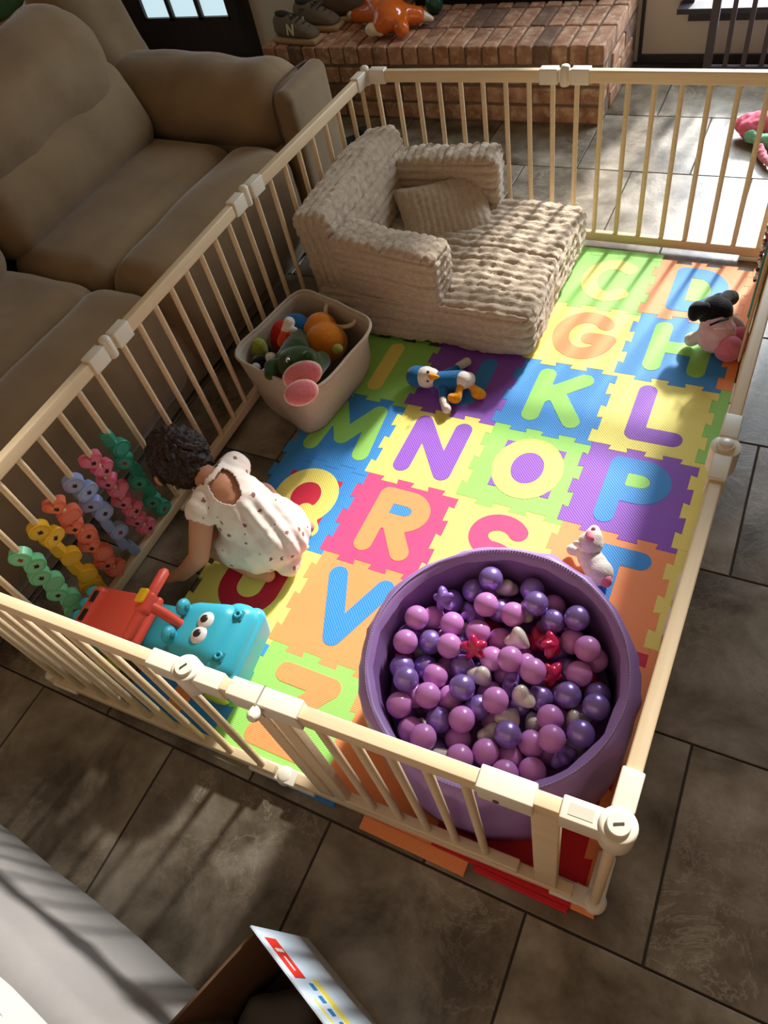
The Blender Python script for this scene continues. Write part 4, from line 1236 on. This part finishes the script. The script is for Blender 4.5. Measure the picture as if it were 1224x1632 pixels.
# romper with ruffled sleeves and an open back
rp = [('l', [(B(.16, -1.625, .082), .068), (B(.085, -1.632, .078), .061)]), ('l', [(B(.185, -1.568, .104), .094), (B(*MIDB), .091), (B(.07, -1.557, .223), .079), (B(.045, -1.55, .233), .074)]), ('b', B(.19, -1.568, .098), (.10, .108, .092)), ('b', B(.155, -1.625, .075), (.08, .065, .065)),
      ('l', [(B(.055, -1.56, .235), .06), (B(.042, -1.635, .232), .046)]), ('l', [(B(.055, -1.55, .24), .06), (B(.05, -1.478, .238), .046)]), ('l', [(B(.195, -1.565, .09), .08), (B(.248, -1.622, .045), .035)])]
rm = blob('romper', rp, .0045, 4)
bmr = bmesh.new(); bmr.from_mesh(rm)
kill = []
for v_ in bmr.verts:
    w = v_.co + Vector((.12, -1.6, 0))
    ax = (Vector(PEL) - Vector(CHEST)).normalized()
    t_ = (w - Vector(CHEST)).dot(ax); lat = w.y + 1.555 + .45 * (w.x - .06)
    top = w.z - (.235 - .0 - t_ * .45) 
    # gathers below the opening
    if t_ > .03:
        g_ = math.sin(lat * 150 + 1.5 * noise.noise(w * 10)) * min(1, (t_ - .03) / .05) * max(.25, 1 - t_ * 3.2)
        v_.co += v_.normal * .0058 * g_
    v_.co += v_.normal * .003 * noise.noise(w * 28)
    # tear-drop opening on the upper back
    if top > .02 and -.055 < t_ < .028 and abs(lat + .0) < .034 * (1 - ((t_ + .02) / .055) ** 2) + .006 and t_ > -.05: kill.append(v_)
    elif t_ < -.066 and abs(lat) < .075: kill.append(v_)
    # armholes
    elif (w - Vector((.042, -1.675, .215))).length < .030 or (w - Vector((.05, -1.435, .22))).length < .030: kill.append(v_)
bmesh.ops.delete(bmr, geom=kill, context='VERTS')
bmr.to_mesh(rm); bmr.free()
ro_ = obj('romper', rm, M_ROMPER, P_)
sd = ro_.modifiers.new('cloth', 'SOLIDIFY'); sd.thickness = .003; sd.offset = 0

# ------------------------------------------------------------------ soft toys
def plush(name, col1, col2=None, nscale=90): return mat(name, col1, .95, spec=.1, color2=col2 or tuple(int(c * .88) for c in col1), nscale=nscale, sheen=.4, bump=.4, bscale=220)
M_PW, M_PB, M_PO, M_PK = plush('plush_white', (232, 222, 212)), plush('plush_blue', (40, 106, 160)), plush('plush_orange', (240, 160, 34)), plush('plush_black', (24, 24, 28))
M_PPINK = plush('plush_pink', (226, 130, 150)); M_PGRN = plush('plush_green', (52, 74, 34), (36, 54, 24)); M_PRED = plush('plush_red', (190, 44, 34)); M_PPUMP = plush('plush_pumpkin', (222, 136, 40), (200, 112, 28)); M_PLIME = plush('plush_lime', (150, 158, 62))
# plush bird in a blue hooded suit on the J tile
def PX(px, py, z):
    p = at(px, py, z); return p
def toy(name, label, cat, anchor, group=None):
    o = thing(name, label, cat, (anchor.x, anchor.y, anchor.z), group=group)
    def T(px, py, z): return PX(px, py, z) - anchor
    return o, T
a0 = PX(725, 618, MZ); a0.z = MZ
bird, T = toy('plush_bird', 'plush white bird in a blue suit with orange feet on the purple J tile', 'soft toy', a0, 'soft toys on the play mat')
ZT = .030
obj('body', blob('bird_body', [('l', [(T(702, 606, .06), .03), (T(735, 606, .055), .034)])], .004, 4), M_PB, bird)
obj('belly', blob('bird_belly', [('b', T(738, 606, .062), (.027, .03, .03)), ('b', T(746, 606, .055), (.024, .028, .026))], .004, 4), M_PW, bird)
obj('head', blob('bird_head', [('b', T(680, 601, .06), (.038, .036, .036)), ('b', T(688, 600, .07), .028)], .004, 4), M_PW, bird)
obj('hood', blob('bird_hood', [('b', T(664, 600, .055), (.036, .038, .036)), ('b', T(671, 600, .05), .036)], .004, 4), M_PB, bird)
obj('beak', blob('bird_beak', [('l', [(T(688, 600, .085), .013), (T(698, 601, .085), .006)])], .003, 3), M_PO, bird)
for dy in (-7, 7): obj('eye', MB().ball((0, 0, 0), .005, 10, 8).mesh('eye', True), M_EYEB, bird, T(682, 600 + dy, .096))
obj('wing_arm', blob('bird_arm', [('l', [(T(712, 597, .055), .018), (T(727, 588, .045), .014)])], .004, 3), M_PB, bird)
obj('wing_arm', blob('bird_arm2', [('l', [(T(706, 617, .05), .018), (T(706, 630, .04), .014)])], .004, 3), M_PB, bird)
obj('hand', blob('bird_hand', [('l', [(T(731, 584, .04), .014), (T(744, 577, .035), .016)])], .004, 3), M_PW, bird)
obj('hand', blob('bird_hand2', [('l', [(T(706, 637, .035), .013), (T(712, 652, .03), .016)])], .004, 3), M_PW, bird)
obj('leg', blob('bird_leg', [('l', [(T(745, 606, .05), .012), (T(752, 617, .04), .012), (T(765, 627, .026), .017)]), ('b', T(763, 628, .031), (.026, .018, .018))], .004, 3), M_PO, bird)
obj('leg', blob('bird_leg2', [('l', [(T(734, 614, .06), .012), (T(730, 632, .045), .013), (T(720, 634, .045), .015)]), ('b', T(724, 635, .04), (.024, .017, .017))], .004, 3), M_PO, bird)

# plush puppy in a pink dress on the D and H tiles
a0 = PX(1150, 540, MZ); a0.z = MZ
pup, T = toy('plush_puppy', 'black plush puppy in a pink dress with pink feet beside the letter H', 'soft toy', a0, 'soft toys on the play mat')
obj('head', blob('pup_head', [('b', T(1140, 497, .125), (.052, .05, .05)), ('b', T(1146, 486, .11), (.036, .04, .036))], .005, 4), M_PK, pup)
obj('ear', blob('pup_ear', [('l', [(T(1124, 492, .15), .02), (T(1111, 494, .135), .027)]), ('b', T(1108, 497, .125), (.022, .03, .03))], .005, 4), M_PK, pup)
obj('ear', blob('pup_ear2', [('l', [(T(1152, 480, .15), .02), (T(1160, 475, .135), .025)]), ('b', T(1164, 475, .125), (.026, .026, .024))], .005, 4), M_PK, pup)
obj('body', blob('pup_body', [('l', [(T(1142, 515, .10), .04), (T(1144, 535, .065), .05)])], .005, 4), M_PK, pup)
dr = blob('pup_dress', [('l', [(T(1141, 512, .105), .044), (T(1143, 530, .075), .056)]), ('b', T(1143, 537, .062), (.064, .058, .045))], .005, 4)
for v_ in dr.vertices: v_.co += v_.normal * .003 * noise.noise(v_.co * 60)
obj('dress', dr, plush('plush_dress', (234, 206, 212), (216, 150, 164), 26), pup)
obj('dress_tag', MB().box((0, 0, 0), (.030, .026, .003)).mesh('dress_tag'), mat('satin_tag', (232, 222, 212), .5), pup, T(1147, 524, .152), (-.75, 0, .25))
obj('strap', MB().tube(smin_path([T(1131, 518, .145), T(1146, 512, .155), T(1160, 508, .14)], 6), .004, 6).mesh('strap', True), M_PK, pup)
obj('arm', blob('pup_arm', [('l', [(T(1125, 528, .08), .016), (T(1110, 539, .05), .02), (T(1102, 541, .04), .023)])], .005, 3), M_PW, pup)
obj('arm', blob('pup_arm2', [('l', [(T(1165, 508, .10), .016), (T(1176, 518, .07), .018), (T(1184, 530, .05), .018)])], .005, 3), M_PW, pup)
obj('foot', blob('pup_foot', [('b', T(1161, 556, .055), (.042, .036, .044)), ('b', T(1166, 551, .05), .036)], .005, 4), M_PPINK, pup)
obj('foot', blob('pup_foot2', [('b', T(1176, 541, .055), (.034, .036, .042))], .005, 4), plush('plush_rose', (206, 104, 120)), pup)

# white piglet plush behind the ball pit
a0 = PX(950, 905, MZ); a0.z = MZ
pig, T = toy('plush_piglet', 'white plush piglet with pink ears lying behind the ball pit', 'soft toy', a0, 'soft toys on the play mat')
obj('body', blob('pig_body', [('l', [(T(940, 888, .05), .033), (T(955, 912, .045), .036)]), ('l', [(T(925, 880, .045), .015), (T(912, 876, .035), .016)])], .004, 4), M_PW, pig)
obj('head', blob('pig_head', [('b', T(941, 866, .08), (.033, .032, .033)), ('l', [(T(945, 858, .09), .026), (T(947, 846, .095), .016)])], .004, 4), M_PW, pig)
obj('ear', blob('pig_ear', [('l', [(T(928, 868, .085), .014), (T(918, 866, .075), .008)])], .003, 3), M_PW, pig)
obj('ear', blob('pig_ear2', [('l', [(T(938, 850, .11), .008), (T(941, 858, .11), .011)])], .003, 3), M_PPINK, pig)
obj('foot', blob('pig_foot', [('b', T(966, 926, .045), (.016, .016, .02))], .003, 3), M_PPINK, pig)
obj('nose', MB().ball((0, 0, 0), .006, 10, 8).mesh('nose', True), M_PPINK, pig, T(946, 843, .112))

# toys in the basket
def btoy(name, label): return toy(name, label, 'soft toy', Vector((0, -.95, .02)), 'soft toys in the linen basket')
croc, T = btoy('crocodile_puppet', 'green crocodile hand puppet with wide open pink mouth hanging over the basket')
obj('head', blob('croc_head', [('b', T(478, 580, .27), (.075, .06, .05)), ('l', [(T(455, 575, .26), .035), (T(470, 560, .24), .045), (T(480, 545, .15), .06)]), ('b', T(464, 578, .30), .02), ('b', T(492, 570, .305), .021), ('l', [(T(500, 590, .27), .03), (T(512, 575, .24), .03)]), ('l', [(T(450, 582, .26), .022), (T(432, 584, .275), .022), (T(430, 597, .275), .018)])], .005, 4), M_PGRN, croc)
for q in ((459, 574), (490, 567)): obj('eye', MB().ball((0, 0, 0), (.0065, .008, .007), 12, 8).mesh('eye', True), M_EYEW, croc, T(q[0], q[1], .316)); obj('pupil', MB().ball((0, 0, 0), .0042, 10, 8).mesh('pupil', True), M_EYEB, croc, T(q[0] + .6, q[1] + 1, .3225))
def camera_facing(c): return (CAM_LOC - (Vector(c) + Vector((0, -.95, .02)))).to_track_quat('Z', 'Y').to_euler()
cu, cl = T(482, 598, .285), T(480, 626, .28)
M_JAW = plush('felt_pink', (222, 128, 136)); M_TRIM = plush('felt_cream', (226, 196, 172))
def jaw(name, c, rx, ry, tilt):
    q = camera_facing(c).to_matrix().to_4x4() @ Matrix.Rotation(tilt, 4, 'X')
    e = obj(name + '_trim', MB().ball((0, 0, 0), (rx * 1.10, ry * 1.12, .010), 28, 10).mesh(name + '_trim', True), M_TRIM, croc, c, q.to_euler())
    obj(name + '_lining', MB().ball((0, 0, .006), (rx, ry, .009), 28, 10).mesh(name + '_lining', True), M_JAW, e)
jaw('upper_jaw', cu, .056, .037, .12); jaw('lower_jaw', cl, .048, .034, -.15)
pk_, T = btoy('plush_pumpkin_bear', 'round orange plush toy at the back of the basket under the rope handle')
obj('body', blob('pump', [('b', T(520, 545, .20), (.072, .068, .062)), ('b', T(512, 522, .215), (.055, .05, .05)), ('b', T(500, 525, .22), (.034, .034, .034))], .006, 4), M_PPUMP, pk_)
obj('leaf', blob('pump_leaf', [('b', T(538, 556, .245), (.018, .018, .014))], .004, 3), M_PLIME, pk_)
rd, T = btoy('plush_red_blue', 'plush figure in red and blue raising one white hand inside the basket')
obj('body', blob('rd_body', [('b', T(452, 540, .18), (.05, .05, .07))], .006, 4), M_PRED, rd)
obj('shirt', blob('rd_shirt', [('b', T(474, 526, .19), (.06, .05, .06))], .006, 4), M_PB, rd)
obj('raised_arm', blob('rd_arm', [('l', [(T(450, 545, .24), .018), (T(456, 530, .27), .018)])], .004, 3), plush('plush_vermilion', (226, 84, 40)), rd)
obj('raised_hand', blob('rd_hand', [('l', [(T(456, 527, .275), .017), (T(461, 514, .30), .019)]), ('l', [(T(463, 525, .29), .008), (T(470, 525, .29), .009)])], .004, 3), M_PW, rd)
lm, T = btoy('plush_lime', 'small lime green plush head at the left inside the basket')
obj('head', blob('lm_head', [('b', T(413, 556, .22), (.03, .028, .034)), ('b', T(413, 550, .235), .024)], .005, 4), M_PLIME, lm)
obj('body', blob('lm_body', [('b', T(418, 570, .16), (.045, .045, .05))], .006, 4), M_PGRN, lm)
bw, T = btoy('plush_black_white', 'black and white plush toy at the left rim of the basket')
obj('body', blob('bw_body', [('b', T(420, 585, .19), (.045, .035, .045))], .006, 4), M_PK, bw)
obj('paw', blob('bw_paw', [('b', T(408, 585, .225), (.016, .014, .014)), ('l', [(T(418, 592, .23), .007), (T(428, 586, .23), .007)])], .004, 3), M_PW, bw)
obj('muzzle', blob('bw_muzzle', [('b', T(432, 570, .23), (.02, .018, .018))], .004, 3), M_PW, bw)

# ------------------------------------------------------------------ shoes and toys on the hearth, slippers on the floor
M_SHOE = mat('grey_suede', (122, 110, 92), .9, color2=(104, 92, 76), nscale=30, bump=.2, bscale=120)
M_SOLE = mat('gum_sole', (176, 144, 104), .7); M_LACE = mat('dark_lace', (52, 46, 42), .8); M_LOGO = mat('cream_logo', (226, 210, 178), .6)
def shoe(label, loc, rz, m, logo=True, s=1.0):
    t = thing('sneaker', label, 'shoe', loc, (0, 0, rz), 'sneakers on the hearth')
    def shp(p, n):
        k = (p.x + .14) / .28
        w = .85 + .25 * math.sin(PI * min(1, k * .85 + .1)) - .12 * (1 - k)
        return Vector((p.x, p.y * w, p.z))
    obj('sole', rbox_mesh('sole', (.28 * s, .10 * s, .028), .013, (10, 4, 1), 4, shp), M_SOLE, t, (0, 0, .0145))
    def up(p, n):
        k = (p.x + .13) / .26
        w = .85 + .25 * math.sin(PI * min(1, k * .85 + .1)) - .12 * (1 - k)
        top = 1.0 if k < .42 else max(.40, 1.0 - (k - .42) * 1.15)
        z = (p.z + .05) * top - .05
        return Vector((p.x, p.y * w * (1 - .30 * max(0, (p.z + .05) / .1) ** 1.5), z))
    u = obj('upper', rbox_mesh('upper', (.262 * s, .092 * s, .10), .04, (12, 5, 5), 5, up), m, t, (0, 0, .072))
    obj('collar_opening', MB().ball((0, 0, 0), (.05 * s, .024 * s, .014), 18, 10).mesh('collar_opening', True), mat('shoe_lining', (40, 36, 32), .9), t, (-.062 * s, 0, .118), (0, .12, 0))
    for k in range(4):
        x = .0 + .026 * k
        obj('lace', MB().tube(smin_path([(x, -.026, .106 - .015 * k), (x + .012, 0, .120 - .016 * k), (x, .026, .106 - .015 * k)], 5), .0035, 6).mesh('lace', True), M_LACE, t)
    obj('lace_bow', MB().tube(smin_path([(.02, 0, .12), (.0, -.03, .135), (.03, -.045, .12), (.03, 0, .12), (.05, .035, .13), (.01, .04, .125)], 6), .003, 6).mesh('lace_bow', True), M_LACE, t)
    if logo:
        for sy in (-1, 1):
            c = bpy.data.curves.new('emblem', 'FONT'); c.body = 'N'; c.size = .062; c.extrude = .0012; c.align_x = 'CENTER'; c.align_y = 'CENTER'; c.offset = .0022
            o_ = bpy.data.objects.new('tmp', c); col.objects.link(o_)
            dg = bpy.context.evaluated_depsgraph_get()
            me = bpy.data.meshes.new_from_object(o_.evaluated_get(dg)); bpy.data.objects.remove(o_)
            me.materials.clear()
            obj('emblem', me, M_LOGO, t, (.0, sy * .0445, .066), (PI / 2 - sy * -.0 - (.22 if sy < 0 else -.22), 0, 0 if sy < 0 else PI), label='cream letter N')
    return t
shoe('grey sneaker with cream letter N at the near left end of the hearth', (-1.10, 1.01, HZ), math.radians(-8), M_SHOE)
shoe('grey sneaker standing behind the front sneaker on the hearth', (-1.06, 1.155, HZ), math.radians(-4), M_SHOE, False)
shoe('dark brown sneaker beside the orange inflatable on the hearth', (-.93, 1.26, HZ), math.radians(18), mat('brown_leather', (84, 62, 46), .7), False)
M_INFL = mat('orange_vinyl', (232, 112, 34), .18, spec=.6, coat=.5); M_INFW = mat('white_vinyl', (238, 220, 196), .2, coat=.5)
a0 = PX(610, 45, HZ); a0.z = HZ
fx, T = toy('inflatable_toy', 'glossy orange inflatable animal with white tips lying on the hearth', 'inflatable toy', a0)
obj('body', blob('fx_body', [('b', T(622, 22, .41), (.085, .09, .065)), ('l', [(T(610, 22, .40), .05), (T(585, 22, .38), .04), (T(568, 24, .365), .03)]), ('l', [(T(640, 22, .40), .045), (T(665, 24, .38), .038)]), ('l', [(T(618, 32, .40), .05), (T(608, 40, .385), .045)]), ('l', [(T(632, 28, .39), .045), (T(640, 45, .375), .038)]), ('l', [(T(600, 10, .42), .04), (T(590, -5, .44), .035)])], .008, 5), M_INFL, fx)
obj('white_tip', blob('fx_tip', [('l', [(T(560, 22, .362), .024), (T(549, 20, .355), .012)])], .005, 3), M_INFW, fx)
obj('white_tip', blob('fx_tip2', [('l', [(T(672, 25, .372), .026), (T(688, 30, .355), .012)])], .005, 3), M_INFW, fx)
obj('muzzle', blob('fx_muz', [('b', T(594, 47, .375), (.04, .032, .03)), ('b', T(606, 50, .365), (.026, .025, .022))], .005, 4), M_INFW, fx)
go = thing('green_ornament', 'dark green round ornament standing on the hearth', 'ornament', (-.475, 1.30, HZ))
obj('globe', MB().ball((0, 0, .045), .044, 24, 16).mesh('globe', True), mat('green_glass', (34, 78, 58), .25), go)
obj('foot', MB().lathe([(.02, .0), (.02, .008), (.012, .012)], 16).mesh('foot', True), M_BLACKP, go)
M_RUB = mat('black_rubber', (26, 26, 28), .7)
for k, (x, y, r_, lab) in enumerate(((-.845, .585, .55, 'black slide sandal on the floor between the sofa and the playpen'), (-.70, .70, .75, 'second black slide sandal on the floor, nearer the hearth'))):
    t = thing('slide_sandal', lab, 'sandal', (x, y, 0), (0, 0, r_), 'black slide sandals')
    obj('footbed', rbox_mesh('footbed', (.23, .085, .022), .01, (8, 3, 1), 3, lambda p, n: Vector((p.x, p.y * (1 + .5 * p.x), p.z))), M_RUB, t, (0, 0, .0115))
    mb = MB()
    st_ = [(.03, .045 * math.cos(a), .018 + .042 * math.sin(a)) for a in [PI * k / 12 for k in range(13)]]
    V = []; F_ = []
    for i, q in enumerate(st_):
        for dx in (0, .055):
            for sc in (1, .9): V.append((q[0] + dx, q[1] * sc, q[2] if sc == 1 else .018 + (q[2] - .018) * .9))
    for i in range(len(st_) - 1):
        b0, b1 = i * 4, i * 4 + 4
        F_ += [(b0, b0 + 2, b1 + 2, b1), (b0 + 1, b1 + 1, b1 + 3, b0 + 3), (b0, b1, b1 + 1, b0 + 1), (b0 + 2, b0 + 3, b1 + 3, b1 + 2)]
    obj('strap', mesh_of('strap', V, F_, True), M_RUB, t)
# knitted red and green toy at the right edge
a0 = PX(1206, 215, 0)
kt, T = toy('knitted_toy', 'crumpled red and green knitted dog toy on the bright floor at the right', 'toy', a0)
def crumple(me, k=.006, s=50):
    for v_ in me.vertices: v_.co += v_.normal * k * noise.noise(v_.co * s)
    return me
obj('red_body', crumple(blob('kt_red', [('l', [(T(1184, 198, .05), .035), (T(1204, 196, .055), .045), (T(1232, 200, .05), .05)]), ('b', T(1196, 205, .05), (.05, .035, .04))], .006, 3)), mat('red_knit', (214, 70, 96), .9, color2=(232, 130, 146), nscale=60, bump=.6, bscale=150), kt)
obj('green_band', crumple(blob('kt_grn', [('l', [(T(1194, 216, .04), .022), (T(1206, 222, .035), .024), (T(1230, 226, .035), .03)])], .005, 3)), mat('mint_knit', (150, 206, 170), .9, color2=(80, 130, 90), nscale=30, bump=.6, bscale=150), kt)
obj('rope_tail', crumple(blob('kt_tail', [('l', [(T(1212, 236, .03), .016), (T(1216, 250, .022), .017), (T(1230, 262, .022), .016)])], .005, 3)), mat('red_rope', (196, 60, 90), .9, color2=(236, 170, 180), nscale=90, bump=.6, bscale=150), kt)
# dark slatted gate in front of the window
sg = thing('slatted_gate', 'dark grey slatted gate standing before the window', 'gate', (.80, 1.40, 0))
M_SG = mat('grey_painted_wood', (74, 68, 74), .55)
obj('post', MB().box((0, 0, .45), (.034, .034, .90)).mesh('post'), M_SG, sg)
obj('post', MB().box((.84, 0, .45), (.034, .034, .90)).mesh('post'), M_SG, sg)
for k in range(9): obj('slat', MB().box((.075 + .0755 * k, 0, .45), (.020, .014, .80)).mesh('slat'), M_SG, sg)
obj('rail', MB().box((.42, 0, .04), (.84, .02, .035)).mesh('rail'), M_SG, sg)
obj('rail', MB().box((.42, 0, .86), (.84, .02, .035)).mesh('rail'), M_SG, sg)
